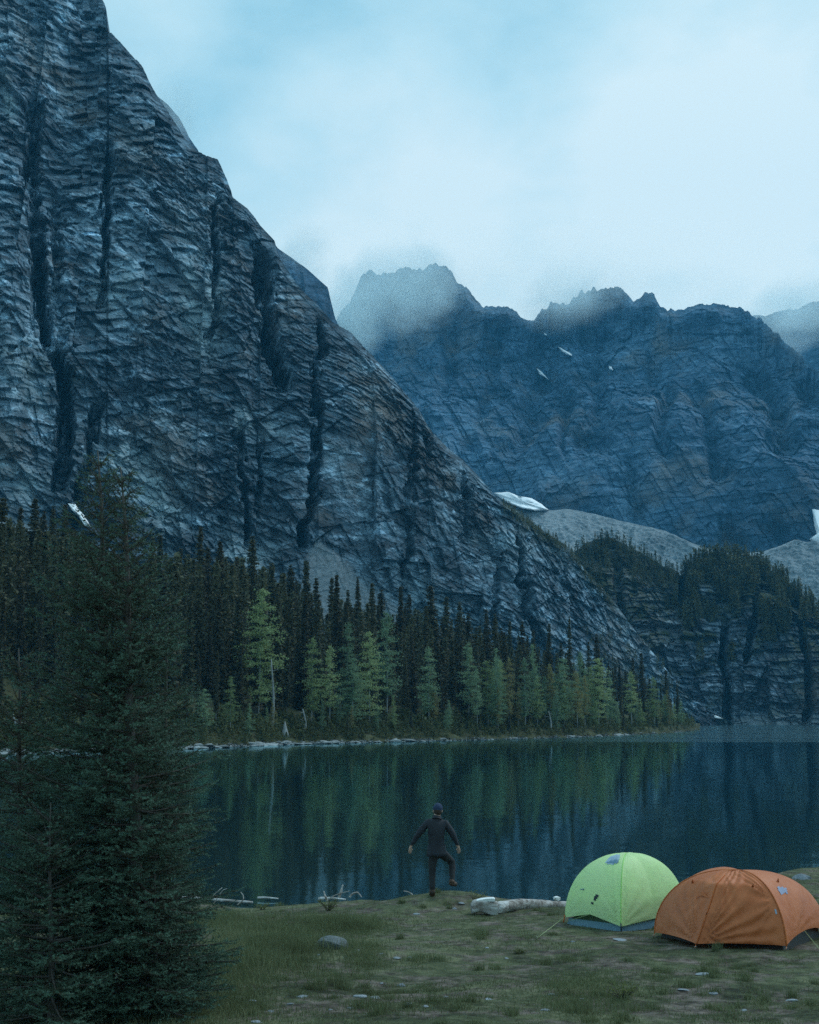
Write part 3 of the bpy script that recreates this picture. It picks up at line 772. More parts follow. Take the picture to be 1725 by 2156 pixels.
larches = [
 (548, 1240, 30, 'g', 1, 1.0, 'tallest bright yellow-green larch at the left of the forest front'),
 (658, 1341, 16, 'g', 0, .95, 'pale green larch left in the row of three bright larches'),
 (696, 1358, 14, 'g', 2, 1.0, 'yellow-tipped larch in the middle of the three bright larches'),
 (730, 1309, 26, 't', 0, .9, 'feathery cool-green larch rising behind the three bright larches'),
 (779, 1329, 14, 'g', 1, .9, 'brightest full larch, right in the row of three'),
 (743, 1384, 12, 't', 1, 1.1, 'bluish-green larch filling the gap between two bright larches'),
 (816, 1288, 22, 't', 2, 1.0, 'tall thin larch with a long bare pale trunk'),
 (487, 1421, 9, 'g', 0, 1.0, 'small light larch near the shore beside the big near spruce'),
 (430, 1448, 7, 't', 1, 1.2, 'dark teal larch overlapping the edge of the near spruce'),
 (830, 1463, 4, 'g', 3, .9, 'small bright larch standing right at the waterline below the bare trunk'),
 (903, 1361, 18, 't', 0, 1.0, 'rounded cool-green larch in the middle of the forest'),
 (679, 1472, 5, 't', 3, .8, 'little dim larch near the water below the three bright ones'),
 (740, 1484, 6, 'o', 2, .8, 'small rust-tinged larch near the water'),
 (944, 1472, 5, 't', 3, 1.0, 'small bushy larch near the water at mid forest'),
 (987, 1353, 24, 't', 2, 1.0, 'dim green larch left of the broad twin larches'),
 (1027, 1390, 12, 'g', 1, 1.25, 'broad light larch, left of the twin pair'),
 (1051, 1389, 14, 'g', 0, 1.1, 'broad light larch, right of the twin pair'),
 (1091, 1446, 9, 'o', 2, .9, 'thin brownish larch just right of the twin pair'),
 (1131, 1423, 10, 'g', 0, 1.0, 'small bright pointed larch right of the twin pair'),
 (1123, 1356, 26, 't', 3, .8, 'dim larch high behind the small pointed larch'),
 (1184, 1385, 12, 't', 1, 1.15, 'cool-green larch below the needle-like spruce'),
 (1215, 1428, 8, 'o', 0, .9, 'yellowish larch in the right part of the forest'),
 (1221, 1372, 18, 't', 2, .9, 'dim tall larch behind the yellowish one'),
 (1258, 1385, 10, 'g', 1, 1.2, 'full light larch in the right part of the forest'),
 (1255, 1480, 4, 'g', 3, .7, 'tiny larch by the water below the full light one'),
 (1283, 1424, 9, 't', 0, 1.0, 'soft green larch right of the full light one'),
 (1328, 1413, 8, 'g', 2, 1.2, 'light larch leaning on two dark spruces near the tip'),
 (1376, 1424, 7, 'g', 0, 1.1, 'yellow-green larch near the forest tip'),
 (1405, 1452, 6, 'o', 3, 1.0, 'golden-green larch second from the forest tip'),
 (1434, 1474, 4, 't', 0, 1.1, 'last larch at the very tip of the forest'),
 (1350, 1470, 5, 'g', 3, 1.0, 'short larch in front of the last tall spruce'),
 (1300, 1478, 4, 't', 3, .9, 'short dim larch at the water in the right part of the forest')]
for u, vt, d, kd, va, wd, lb in larches:
    d = 2.5 + d * .55
    tree_by_top(u, vt, d, kd, va, wd, lb, 'larch tree', LG)
for k in range(46):
    u = random.choice([random.uniform(1170, 1445), random.uniform(1170, 1445), random.uniform(980, 1170), random.uniform(420, 980)]); tl = float(topline(u)); sh = float(shore_v(u))
    vt = min(tl + (sh - tl) * random.uniform(.16, .62), sh - 34)
    if u < 980: vt = sh - random.uniform(40, 110)
    tree_by_top(u, vt, random.uniform(3, 14), random.choice('gtttoo' if u > 1170 else 'ttto'), random.randrange(4), random.uniform(.7, 1.05), 'soft green larch blending into the front of the far forest', 'larch tree', LG)
# bare pale trunks near the waterline
for u, vt, d, lb in [(572, 1385, 9, 'long bare whitish trunk standing in front of the dark trees'), (30, 1500, 5, 'pale bare trunk by the water at the left edge'), (640, 1490, 6, 'slim bare snag left of the bright larches'), (1158, 1495, 4, 'leaning pale snag near the waterline on the right')]:
    p = pen_pt(u, d); _, te = ray(u, vt); h = HC + float(te) * p[1] - p[2]
    m = MB(); m.tube([p + np.array([.25 * math.sin(t * 4), 0, t * h - .2]) for t in np.linspace(0, 1, 7)], [.24 * (1 - .7 * t) for t in np.linspace(0, 1, 7)], 7)
    for q in range(7):
        t = random.uniform(.4, .95); th = random.uniform(0, 6.28); b = p + np.array([.25 * math.sin(t * 4), 0, t * h - .2]); m.tube([b, b + np.array([math.cos(th), math.sin(th), random.uniform(-.1, .5)]) * random.uniform(.5, 1.4)], [.05, .015], 4)
    tag(m.build('dead_tree', M['bark_pale'], loc=V(p)), lb, 'dead tree', 'bare snags at the far shore')
# the deep forest behind them, one mass
def forest_mass(name, spots, seed, mat, tris=46, wr=.16, label=None, ts=.055):
    rng = np.random.default_rng(seed); n = len(spots); sp = np.array(spots)
    z = rng.random((n, tris)) ** 1.1; th = rng.random((n, tris)) * 2 * PI; q = rng.random((n, tris)) ** .5
    h = sp[:, 3][:, None]; r = wr * h * (1 - z) ** .8 * q * (.7 + .5 * rng.random((n, tris)))
    c = np.stack([sp[:, 0][:, None] + r * np.cos(th), sp[:, 1][:, None] + r * np.sin(th), sp[:, 2][:, None] + z * h], -1).reshape(-1, 3)
    s = np.repeat(h, tris, 1).reshape(-1) * ts * rng.uniform(.6, 1.3, n * tris)
    v, f = tri_soup(c, s, rng, .7)
    tag(mesh_np(name, v, f, mat), label, None, None, 'stuff')
sp = []
for k in range(900):
    u = random.uniform(-480, 1420); d = random.uniform(30, 175); dm = float(depth_(u)); d = min(d, dm * .9)
    p = pen_pt(u, d); _, te = ray(u, float(topline(u)) + random.uniform(15, 90)); hh = HC + float(te) * p[1] - p[2]
    if hh > 3: sp.append((*p, min(hh, 26)))
forest_mass('forest', sp, 5, M['spruce'], 600, .11, 'deeper mass of the spruce forest behind the front trees', .032)
# small trees on the knolls
sp = []
def knoll(n, cond, surf, u0, u1, v0, v1, h0, h1):
    k = 0; tries = 0
    while k < n and tries < n * 12:
        tries += 1
        u, v = random.uniform(u0, u1), random.uniform(v0, v1)
        us_, ts_, Q_, cr, ba = SURF[surf]
        if v < float(cr(u)) + 1: continue
        if not cond(u, v): continue
        p = surf_at(surf, u, v); sp.append((p[0], p[1] - 1, p[2] - .6, random.uniform(h0, h1))); k += 1
nz = lambda u, v, s, sd: float(vn(np.array([u / s, v / s, .5]), sd))
knoll(1500, lambda u, v: nz(u, v, 22, 501) + nz(u, v, 60, 502) * .8 > (v - 1270) / 130 + (.35 if u < 1420 else 0), 'wooded_cliff', 1440, 1800, 1165, 1420, 4.5, 9.5)
knoll(420, lambda u, v: nz(u, v, 22, 503) > (v - float(SURF['wooded_cliff'][3](u))) / 90 - .6, 'wooded_cliff', 1200, 1450, 1128, 1330, 3.5, 7.5)
knoll(260, lambda u, v: (v - float(crestL(u))) < 8 + 14 * random.random(), 'mountain', 1060, 1290, 1060, 1290, 2.0, 4.2)
knoll(110, lambda u, v: nz(u, v, 18, 505) > .15, 'mountain', 1220, 1440, 1330, 1490, 2.0, 4.5)
M['knoll'] = mat_needles('knoll_needles', (.045, .052, .027), (.07, .08, .038), (.13, .13, .055), .25, .04)
forest_mass('knoll_forest', sp, 6, M['knoll'], 80, .15, 'scrubby small trees covering the rocky knolls', .085)
# low bushes on the far bank
sp = []
for k in range(1500):
    u = random.uniform(-60, 1462); d = 1.2 + 16 * random.random() ** 1.6; p = pen_pt(u, d); sp.append((*p, random.uniform(.5, 1.3) * (1 + d * .1)))
forest_mass('undergrowth', sp, 8, M['undergrowth'], 90, .6, 'low bushes and grass along the far bank', .16)

# ------------------------------------------------------------------ stones
def stone_mesh(seed, flat=.4, det=3, ragged=.28):
    bm = bmesh.new(); bmesh.ops.create_icosphere(bm, subdivisions=det, radius=1)
    co = np.array([v.co[:] for v in bm.verts])
    d = 1 + fbm(co * 1.1 + seed * 7.1, 3, seed) * ragged * 1.4
    rng = np.random.default_rng(seed)
    co = co * d[:, None]
    for k in range(7):   # facets
        n = rng.normal(size=3); n /= np.linalg.norm(n); dd = co @ n; lim = rng.uniform(.6, .85)
        co -= np.maximum(dd - lim, 0)[:, None] * n * .9
    co[:, 2] *= flat
    for v, c in zip(bm.verts, co): v.co = c
    me = bpy.data.meshes.new('stone'); bm.to_mesh(me); bm.free()
    for p in me.polygons: p.use_smooth = False
    return me
shore_me = [stone_mesh(40 + k, .45, 2) for k in range(6)]
for me in shore_me: me.materials.append(M['shore_rock'])
SR = 'pale rocks along the far waterline'
for k in range(150):
    u = random.choice([random.uniform(385, 900), random.uniform(385, 1445), random.uniform(-20, 400)])
    if 800 < u < 900 and random.random() < .5: continue
    d = random.uniform(-1.2, 1.6); p = pen_pt(u, d, .05 + max(0, d) * .2)
    o = bpy.data.objects.new('shore_rock', random.choice(shore_me)); s_ = random.uniform(.25, .85) * (1 if u > 0 else 1.1)
    o.location = V(p); o.scale = (s_ * random.uniform(.9, 1.9), s_, s_ * random.uniform(.5, .9)); o.rotation_euler = (random.uniform(-.2, .2), random.uniform(-.2, .2), random.uniform(-.5, .5))
    C.objects.link(o); tag(o, 'pale low rock lying along the far waterline below the forest', 'rock', SR)
# gravel strip
rng = np.random.default_rng(3); cs = []
for k in range(5200):
    u = random.uniform(-60, 1470); d = random.uniform(-.9, 1.5); p = pen_pt(u, d, .05 + max(0, d) * .25); cs.append(p)
v, f = tri_soup(np.array(cs), rng.uniform(.15, .5, len(cs)), rng, .35)
tag(mesh_np('gravel', v, f, M['shore_rock']), 'pale broken gravel along the far waterline', None, None, 'stuff')
p = pen_pt(700, 3); 
# pale pointed stump seen on the far bank
m = MB(); p = pen_pt(600, 4); m.tube([p + np.array([0, 0, z]) for z in (-.2, .4, 1.2, 2.2)], [.8, .55, .3, .06], 7)
tag(m.build('tree_stump', M['bark_pale'], loc=V(p)), 'pointed pale broken stump on the far bank', 'stump')

# ------------------------------------------------------------------ near bank
def bankY(x):
    return np.interp(x, [-12, -5.5, -3.5, -1.5, -.6, .6, 1.6, 3, 5, 7.5, 9.5, 14], [33, 32.4, 32.0, 31.2, 30.7, 30.6, 30.2, 30.6, 32.5, 34.5, 37.0, 40])
def gz(x, y):
    x = np.asarray(x, float); y = np.asarray(y, float)
    z = np.interp(y, [-30, 0, 6, 10, 14, 17, 22, 26, 29, 33, 37, 50], [3.4, 2.55, 1.95, 1.45, 1.05, .88, .72, .6, .46, .4, .38, .38])
    z = z - .22 * (1 - smooth(-3.5, -.6, x)) * smooth(25, 31, y)
    z = z + .30 * np.exp(-((x - .75) / 1.3) ** 2 - ((y - 29.2) / 1.1) ** 2)
    z = z + .10 * smooth(6, 8.5, x) * smooth(27, 33, y)
    p = np.stack([x, y, 0 * x], -1)
    z = z + fbm(p / 1.7, 3, 601) * .07 + fbm(p / .45, 3, 603) * .03
    b = bankY(x) + fbm(p / .9, 2, 605) * .25
    z = z - smooth(-1.5, .25, y - b) * (z + .02) - smooth(0, 3, y - b) * .6
    return z
def gz1(x, y): return float(gz(np.array([x]), np.array([y]))[0])
def on_ground(u, v, lift=0):
    a, te = ray(u, v); lo, hi = 8.0, 45.0
    ys = np.linspace(12, 42, 600); zz = gz(a * ys, ys); r = HC + te * ys
    k = np.argmax(r < zz)
    if not (r < zz).any(): k = 599
    y = ys[k]; return np.array([float(a * y), y, float(zz[k]) + lift])
xs = np.concatenate([np.linspace(-60, -9, 40), np.linspace(-8.9, 12, 420), np.linspace(12.2, 60, 40)])
ys = np.concatenate([np.linspace(-60, 8, 40), np.linspace(8.2, 42, 520), np.linspace(42.5, 55, 10)])
X, Y = np.meshgrid(xs, ys); Z = gz(X, Y)
i = np.arange(X.size).reshape(X.shape)
f = np.stack([i[:-1, :-1], i[:-1, 1:], i[1:, 1:], i[1:, :-1]], -1).reshape(-1, 4)
tag(mesh_np('meadow', np.stack([X, Y, Z], -1).reshape(-1, 3), f, M['ground'], None, True), 'grassy lake bank with bare soil', None, None, 'structure')

# water and the sheet below everything
def plane(name, x0, x1, y0, y1, z, mat, label):
    tag(mesh_np(name, [(x0, y0, z), (x1, y0, z), (x1, y1, z), (x0, y1, z)], [(0, 1, 2, 3)], mat), label, None, None, 'structure')
plane('lake_water', -900, 900, 20, 1000, 0.0, M['water'], 'dark mirror-like mountain lake')
plane('ground', -2550, 2550, -350, 2850, -7.0, M['forest_floor'], 'valley floor under the lake and mountains')

# grass
def blades(name, n, sampler, hmin, hmax, wid, mat, seed, label, lean=.5):
    rng = np.random.default_rng(seed); x, y, dens = sampler(rng, n)
    z = gz(x, y); ok = (z > .04) & (rng.random(len(x)) < dens); x, y, z = x[ok], y[ok], z[ok]; n = len(x)
    h = rng.uniform(hmin, hmax, n) * (.6 + .8 * smooth(-.4, .5, fbm(np.stack([x / 1.1, y / 1.1, 0 * x], -1), 2, seed)))
    th = rng.random(n) * 2 * PI; ph = rng.random(n) * 2 * PI; ln = rng.random(n) * lean * h
    wv = np.stack([np.cos(th), np.sin(th), 0 * th], -1) * wid
    b = np.stack([x, y, z - .01], -1); mid = b + np.stack([np.cos(ph) * ln * .35, np.sin(ph) * ln * .35, h * .6], -1)
    tip = b + np.stack([np.cos(ph) * ln, np.sin(ph) * ln, h], -1)
    v = np.stack([b - wv, b + wv, mid + wv * .6, mid - wv * .6, tip], 1).reshape(-1, 3)
    k = np.arange(n)[:, None] * 5
    r = np.repeat(rng.random(n), 5)
    tag(mesh_np(name, v, [k + np.array([0, 1, 2, 3]), k + np.array([3, 2, 4])], mat, attrs={'rnd': r}), label, None, None, 'stuff')
def samp_all(rng, n):
    y = 14.0 + 24 * rng.random(n) ** 1.25; x = (rng.random(n) * 1.25 - .62) * .60 * y + .02
    nn = fbm(np.stack([x / .9, y / .9, 0 * x], -1), 3, 611)
    return x, y, np.clip(.55 + nn * 1.3, .12, 1)
blades('grass', 330000, samp_all, .012, .05, .004, M['grass'], 21, 'short trampled grass covering the bank')
def samp_patch(cu, cv, ru, rv):
    def f(rng, n):
        u = cu + ru * rng.normal(size=n) * .6; v = cv + rv * rng.normal(size=n) * .6
        p0 = on_ground(cu, cv); a, te = ray(u, v); yy = np.clip((HC - p0[2]) / np.maximum(-te, .02), 14, 34)
        return a * yy, yy, np.full(n, 1.0)
    return f
for cu, cv, ru, rv, n, hm in [(570, 1990, 100, 60, 16000, .2), (470, 2080, 90, 60, 10000, .17), (720, 1945, 70, 22, 8000, .16), (440, 1940, 60, 20, 5000, .2), (1230, 2090, 90, 45, 4000, .13), (330, 2120, 90, 50, 6000, .15), (770, 2010, 40, 30, 2500, .16)]:
    blades('tall_grass', n, samp_patch(cu, cv, ru, rv), .05, hm, .0045, M['grass_tall'], int(cu), {570: 'greener taller grass beside the near spruce', 470: 'tall grass at the foot of the near spruce', 720: 'grass tufts by the fallen branches', 440: 'grass fringe under the spruce boughs near the water', 1230: 'weedy tufts below the green tent', 330: 'dim grass under the spruce', 770: 'grass right of the boulder'}[cu], .6)

def samp_tufts(rng, n):
    k = 900; cy = 14.5 + 18 * rng.random(k) ** 1.2; cx = (rng.random(k) * 1.25 - .62) * .6 * cy
    w_ = fbm(np.stack([cx / 1.6, cy / 1.6, 0 * cx], -1), 2, 613); keep = w_ > -.15; cx, cy = cx[keep], cy[keep]
    i_ = rng.integers(0, len(cx), n); sp_ = .03 + .07 * _h(i_, i_ * 0, i_ * 0, 5)
    return cx[i_] + rng.normal(size=n) * sp_, cy[i_] + rng.normal(size=n) * sp_, np.full(n, 1.0)
blades('grass_tufts', 60000, samp_tufts, .04, .11, .004, M['grass_tall'], 33, 'scattered grass tufts standing above the short turf', .8)
# field stones
st_me = [stone_mesh(60 + k, .42, 3) for k in range(9)]
for me in st_me: me.materials.append(M['stone'])
stones = [(624, 1981, 50, .22, 'long flat pale stone just left of the boulder'), (583, 1978, 9, .5, 'tiny pale stone left of the long flat stone'), (638, 1994, 8, .5, 'tiny stone just below the long flat stone'), (662, 1997, 10, .5, 'tiny pale stone between the long flat stone and the boulder'),
 (671, 2012, 7, .6, 'speck of pale stone below the boulder\'s left end'), (751, 2003, 18, .4, 'pale stone touching the boulder\'s right end'), (803, 2011, 10, .5, 'small pale stone right of the boulder, first of a row'), (835, 2019, 20, .35, 'flat pale stone in the middle of the row right of the boulder'),
 (865, 2018, 10, .5, 'small stone ending the row right of the boulder'), (878, 1926, 16, .4, 'faint stone on the mound below the person'), (740, 1940, 12, .4, 'small brownish stone in the grass tufts'), (579, 2056, 12, .4, 'faint stone alone in the grass below the long flat stone'),
 (508, 2102, 22, .3, 'elongated pale stone at the lower left, left of its twin'), (532, 2109, 17, .3, 'elongated pale stone at the lower left, right of its twin'), (636, 2099, 25, .2, 'thin grey slab between the lower left and lower middle stones'), (761, 2101, 34, .28, 'widest bright stone at lower middle'),
 (791, 2102, 26, .28, 'pale slab adjoining the widest bright stone'), (847, 2077, 18, .5, 'bright rounded stone in a dark hollow'), (860, 2115, 18, .45, 'bright stone below the one in the hollow'), (569, 2132, 14, .5, 'bright small stone near the bottom at lower left'),
 (520, 2124, 16, .3, 'dull stone below the elongated twins'), (612, 2115, 17, .3, 'teal-grey stone low in the frame left of centre'), (695, 2127, 11, .4, 'small grey stone below the thin slab'), (737, 2125, 18, .3, 'grey stone below the widest bright stone'),
 (804, 2071, 9, .4, 'tiny stone left of the dark hollow'), (896, 2120, 14, .4, 'dull stone right of the two bright round ones'), (940, 2100, 9, .4, 'tiny stone alone at lower centre'), (1480, 2053, 30, .3, 'bright flat stone in front of the orange tent'),
 (1506, 2058, 14, .35, 'small stone beside the bright flat one before the orange tent'), (1439, 2086, 24, .25, 'dull flat stone below left of the bright one before the orange tent'), (1670, 2108, 28, .25, 'thin flat stone in the bottom right corner'), (1306, 1980, 28, .2, 'faint flat stone below the green tent\'s front corner'),
 (1205, 1984, 12, .35, 'small stone left below the green tent'), (1026, 1997, 9, .5, 'tiny bright stone below the driftwood log'), (1067, 2019, 11, .4, 'tiny dull stone at mid meadow'), (958, 1915, 11, .5, 'pale stone just left of the log\'s thick end'),
 (1161, 2096, 16, .4, 'blue-grey stone left of the weedy tufts'), (1028, 2105, 14, .4, 'small pale stone at bottom centre'), (1148, 2128, 18, .35, 'stone near the bottom edge below the blue-grey one'), (1226, 2105, 10, .4, 'tiny stone within the weedy tufts'),
 (1566, 2128, 12, .4, 'small stone near the bottom right'), (1687, 1879, 20, .3, 'flat stone behind the orange tent on the right'), (1504, 2092, 22, .2, 'faint slab between the dull flat stone and the right corner'), (972, 1904, 16, .35, 'pale stone chip behind the thick end of the log'), (543, 2153, 24, .25, 'pale stone cut by the bottom edge at lower left')]
for k, (u, v, w, fl, lb) in enumerate(stones):
    p = on_ground(u, v); r = w / 2 / F * p[1]
    o = bpy.data.objects.new('stone', st_me[k % 9]); o.location = (p[0], p[1], p[2] + r * fl * .25)
    o.scale = (r * 1.05, r * random.uniform(.7, 1.1), r * fl * 2.6 * .8); o.rotation_euler = (random.uniform(-.1, .1), random.uniform(-.12, .12), random.uniform(-.35, .35))
    C.objects.link(o); tag(o, lb, 'stone', 'stones lying in the meadow')
me = stone_mesh(92, .8, 4, .16); me.materials.append(M['stone_dark'])
p = on_ground(700, 1996); o = bpy.data.objects.new('boulder', me); o.location = (p[0], p[1], p[2] + .02); o.scale = (.25, .22, .20); o.rotation_euler = (0, .12, .3); C.objects.link(o)
tag(o, 'rounded grey boulder half sunk in the grass', 'boulder')
me = stone_mesh(91, .6, 4); me.materials.append(M['stone'])
p = on_ground(1691, 1851); o = bpy.data.objects.new('boulder', me); o.location = (p[0], p[1], p[2]); o.scale = (.22, .2, .22); C.objects.link(o)
tag(o, 'pale boulder at the water\'s edge at the far right', 'boulder')

# driftwood log
def log_mesh(p0, p1, r0, r1, seed, n=40, seg=18, rough=.18):
    m = MB(); p0, p1 = np.array(p0), np.array(p1); ax = p1 - p0; L = np.linalg.norm(ax); ax /= L
    a = np.cross(ax, [0, 0, 1]); a /= np.linalg.norm(a); b = np.cross(a, ax)
    vs = []
    for i in range(n):
        t = i / (n - 1); r = r0 + (r1 - r0) * t; c = p0 + ax * L * t + b * .02 * math.sin(t * 5) * 2
        for k in range(seg):
            th = 2 * PI * k / seg; q = np.array([[t * L * 1.6 + seed, math.cos(th) * .9, math.sin(th) * .9]])
            rr = r * (1 + rough * float(fbm(q * 1.7, 3, seed)[0]) * 1.5) * (.55 + .45 * min(1, i / 2 + .3) if i < 2 else 1)
            vs.append(c + rr * (a * math.cos(th) + b * math.sin(th)))
    f = [(i * seg + k, i * seg + (k + 1) % seg, (i + 1) * seg + (k + 1) % seg, (i + 1) * seg + k) for i in range(n - 1) for k in range(seg)]
    vs.append(p0 + ax * .02); vs.append(p1); t3 = []
    for k in range(seg): t3.append((n * seg, (k + 1) % seg, k)); t3.append((n * seg + 1, (n - 1) * seg + k, (n - 1) * seg + (k + 1) % seg))
    m.add(vs, f, t3); return m
A = on_ground(990, 1926); B = on_ground(1215, 1908)
lr = empty('driftwood_log', A)
tag(lr, 'thick weathered driftwood log lying left of the green tent', 'log')
def cp(o, r):   # keep world place when parented to an unrotated empty
    o.parent = r; o.location = Vector(o.location) - r.location; return o
cp(log_mesh(A + np.array([.48, .05, .10]), B + np.array([0, 0, .07]), .125, .06, 3).build('trunk', M['drift'], loc=V(A)), lr)
cp(log_mesh(A + np.array([.02, 0, .11]), A + np.array([.50, .05, .13]), .12, .15, 5, 16, 18, .35).build('broken_butt', M['drift'], loc=V(A)), lr)
t = NT('sawn_wood'); nn_ = t.noise(t.obj(), 8, 4, .6); M['sawn'] = t.done(t.bsdf(t.ramp(nn_, [(.3, (.6, .62, .62)), (.7, (.85, .87, .87))]), .8, t.bump(nn_, .3, .01)))
m = MB(); q = A + np.array([.12, -.02, .225]); 
vs = []
for (dx, dz0, dz1) in ((0, 0, .045), (.08, .01, .065), (.2, .02, .08), (.32, .02, .085), (.345, .02, .07)):
    for (dy, dz) in ((-.07, dz0), (.08, dz0), (.08, dz1), (-.07, dz1 - .01)): vs.append(q + np.array([dx, dy, dz]))
ff = [(i * 4 + k, i * 4 + (k + 1) % 4, i * 4 + 4 + (k + 1) % 4, i * 4 + 4 + k) for i in range(4) for k in range(4)] + [(3, 2, 1, 0), (16, 17, 18, 19)]
m.add(vs, ff); cp(m.build('split_slab', M['sawn'], loc=V(A), smooth_=False), lr)['label'] = 'bare white split face on top of the thick end'
me = stone_mesh(95, .8, 3, .5); me.materials.append(M['sawn'])
q = A + (B - A) * .80; o = bpy.data.objects.new('stone', me); o.location = V(q + np.array([0, -.03, .18])); o.scale = (.07, .06, .07); C.objects.link(o)
tag(o, 'pale knobbly stone sitting on the thin end of the driftwood log', 'stone')

# driftwood at the left shore
def wp(u, v, z=None):   # point above the shallows at height z
    if z is None: return on_ground(u, v)
    a, te = ray(u, v); y = (z - HC) / float(te); return np.array([float(a) * y, y, z])
def stick(name, pts, rad, label, cat='branch', group=None, rg=None):
    m = MB(); P_ = [np.array(p) for p in pts]
    # resample smoothly
    Q_ = []
    for i in range(len(P_) - 1):
        for k in range(5): Q_.append(P_[i] + (P_[i + 1] - P_[i]) * k / 5)
    Q_.append(P_[-1])
    for _ in range(2): Q_ = [Q_[0]] + [(Q_[i - 1] + Q_[i] * 2 + Q_[i + 1]) / 4 for i in range(1, len(Q_) - 1)] + [Q_[-1]]
    n = len(Q_); m.tube(Q_, [rad * (1 - .6 * i / n) * random.uniform(.85, 1.15) for i in range(n)], 7)
    return m.build(name, M['drift'], loc=V(P_[0])), m
DG = 'bleached branches along the near waterline'
o, _ = stick('driftwood_log', [wp(380, 1892, .08), wp(450, 1894, .08), wp(532, 1900, .06)], .055, ''); tag(o, 'long straight bleached log in the water by the near spruce', 'log', DG)
o, _ = stick('driftwood_log', [wp(375, 1908, .05), wp(470, 1912, .05), wp(588, 1919, .04)], .04, ''); tag(o, 'second bleached pole lying just in front of the straight log', 'log', DG)
o, _ = stick('branch', [Q3(432, 1902, 31.6), Q3(448, 1886, 31.6), Q3(468, 1869, 31.6)], .018, ''); tag(o, 'thin forked twig rising from the straight log, left stem', 'branch', DG)
o, _ = stick('branch', [Q3(450, 1903, 31.7), Q3(462, 1884, 31.7), Q3(470, 1874, 31.7), Q3(478, 1871, 31.6)], .014, ''); tag(o, 'thin twig rising from the straight log, right stem', 'branch', DG)
o, _ = stick('branch', [Q3(500, 1905, 31.5), Q3(513, 1895, 31.5), Q3(513, 1886, 31.5), Q3(507, 1878, 31.5)], .017, ''); tag(o, 'curved sickle-shaped twig right of the straight log', 'branch', DG)
o, _ = stick('branch', [wp(543, 1890, .05), wp(563, 1890, .06), wp(586, 1892, .05)], .03, ''); tag(o, 'short pale stick floating off the bank', 'branch', DG)
o, _ = stick('branch', [wp(600, 1916, .06), wp(632, 1919, .07), wp(668, 1922, .06)], .035, ''); tag(o, 'pale stick at the edge of the grass, right of the poles', 'branch', DG)
r = empty('fallen_branch', wp(700, 1896, .05)); tag(r, 'fallen bleached branch with upturned prongs in the shallows', 'branch', DG)
for nm, pts, rd in [('stem', [wp(672, 1892, .06), wp(700, 1891, .1), wp(728, 1894, .08)], .04), ('prong', [Q3(690, 1897, 31.2), Q3(684, 1885, 31.2), Q3(682, 1876, 31.2)], .028), ('prong', [Q3(714, 1890, 31.2), Q3(718, 1878, 31.2), Q3(722, 1863, 31.2)], .034),
                    ('prong', [Q3(736, 1889, 31.2), Q3(742, 1882, 31.2), Q3(753, 1878, 31.2), Q3(762, 1889, 31.2)], .026), ('prong', [Q3(696, 1890, 31.2), Q3(712, 1882, 31.2), Q3(736, 1876, 31.1)], .014), ('prong', [Q3(742, 1912, 30.8), Q3(752, 1902, 30.8), Q3(774, 1906, 30.8)], .035)]:
    o, _ = stick(nm, pts, rd, ''); cp(o, r)
o, _ = stick('branch', [Q3(874, 1894, 30.3), Q3(869, 1884, 30.3), Q3(861, 1878, 30.3), Q3(850, 1876, 30.3)], .018, ''); tag(o, 'arched pale twig on the mound left of the person', 'branch', DG)

# leafy weeds
def weed(u, v, h, w, n, label, mat='undergrowth', seed=1):
    p = on_ground(u, v); rng = np.random.default_rng(seed)
    m = MB(); cs = []; ss = []
    for k in range(n):
        th = rng.random() * 6.28; L = rng.uniform(.5, 1) * w; hh = rng.uniform(.5, 1) * h; q = [p + np.array([math.cos(th) * L * t, math.sin(th) * L * t * .6, hh * t ** .8 - .02]) for t in (0, .5, 1)]
        m.tube(q, [.004, .003, .002], 3)
        for t in np.linspace(.25, 1, 9): cs.append(p + np.array([math.cos(th) * L * t, math.sin(th) * L * t * .6, hh * t ** .8]) + rng.normal(size=3) * .015); ss.append(rng.uniform(.012, .03))
    r = empty('weed_plant', p); cp(m.build('stems', M['bark'], loc=V(p)), r)
    vv, ff = tri_soup(np.array(cs) - p, np.array(ss), rng, .8); mesh_np('leaves', vv, ff, M[mat], r); tag(r, label, 'weed')
M['weed'] = mat_needles('weed_leaves', (.09, .12, .03), (.14, .16, .05), (.2, .19, .06), .3, 6)
weed(692, 1918, .26, .28, 36, 'yellow-green leafy weed in front of the fallen branch', 'weed', 2)
weed(553, 1916, .14, .2, 18, 'low yellowish weed left of the fallen branch', 'weed', 3)
weed(1003, 1903, .26, .22, 30, 'leafy green weed behind the thick end of the log', 'weed', 4)
weed(1310, 2105, .2, .26, 30, 'scraggly weed at bottom centre right', 'weed', 5)
weed(1095, 2008, .06, .14, 18, 'flat dark weed clump in the meadow left of the tents', 'undergrowth', 6)
weed(1690, 1905, .18, .22, 24, 'green weed behind the orange tent at the right edge', 'weed', 7)

# ------------------------------------------------------------------ tents
def arc_pole(base, apex, n, a=1.0, b=1.0, lift=.0):
    o = []
    for t in np.linspace(0, 1, n):
        ph = t * PI / 2; h = math.cos(ph) ** a; s = math.sin(ph) ** b
        p = np.array([apex[0] + (base[0] - apex[0]) * h, apex[1] + (base[1] - apex[1]) * h, base[2] + lift + (apex[2] - base[2] - lift) * s]); o.append(p)
    return np.array(o)
def arc_line(pts, n):
    pts = [np.array(p) for p in pts]; seg = [0]
    for i in range(1, len(pts)): seg.append(seg[-1] + np.linalg.norm(pts[i] - pts[i - 1]))
    s = np.linspace(0, seg[-1], n); return np.stack([np.interp(s, seg, [p[k] for p in pts]) for k in range(3)], -1)

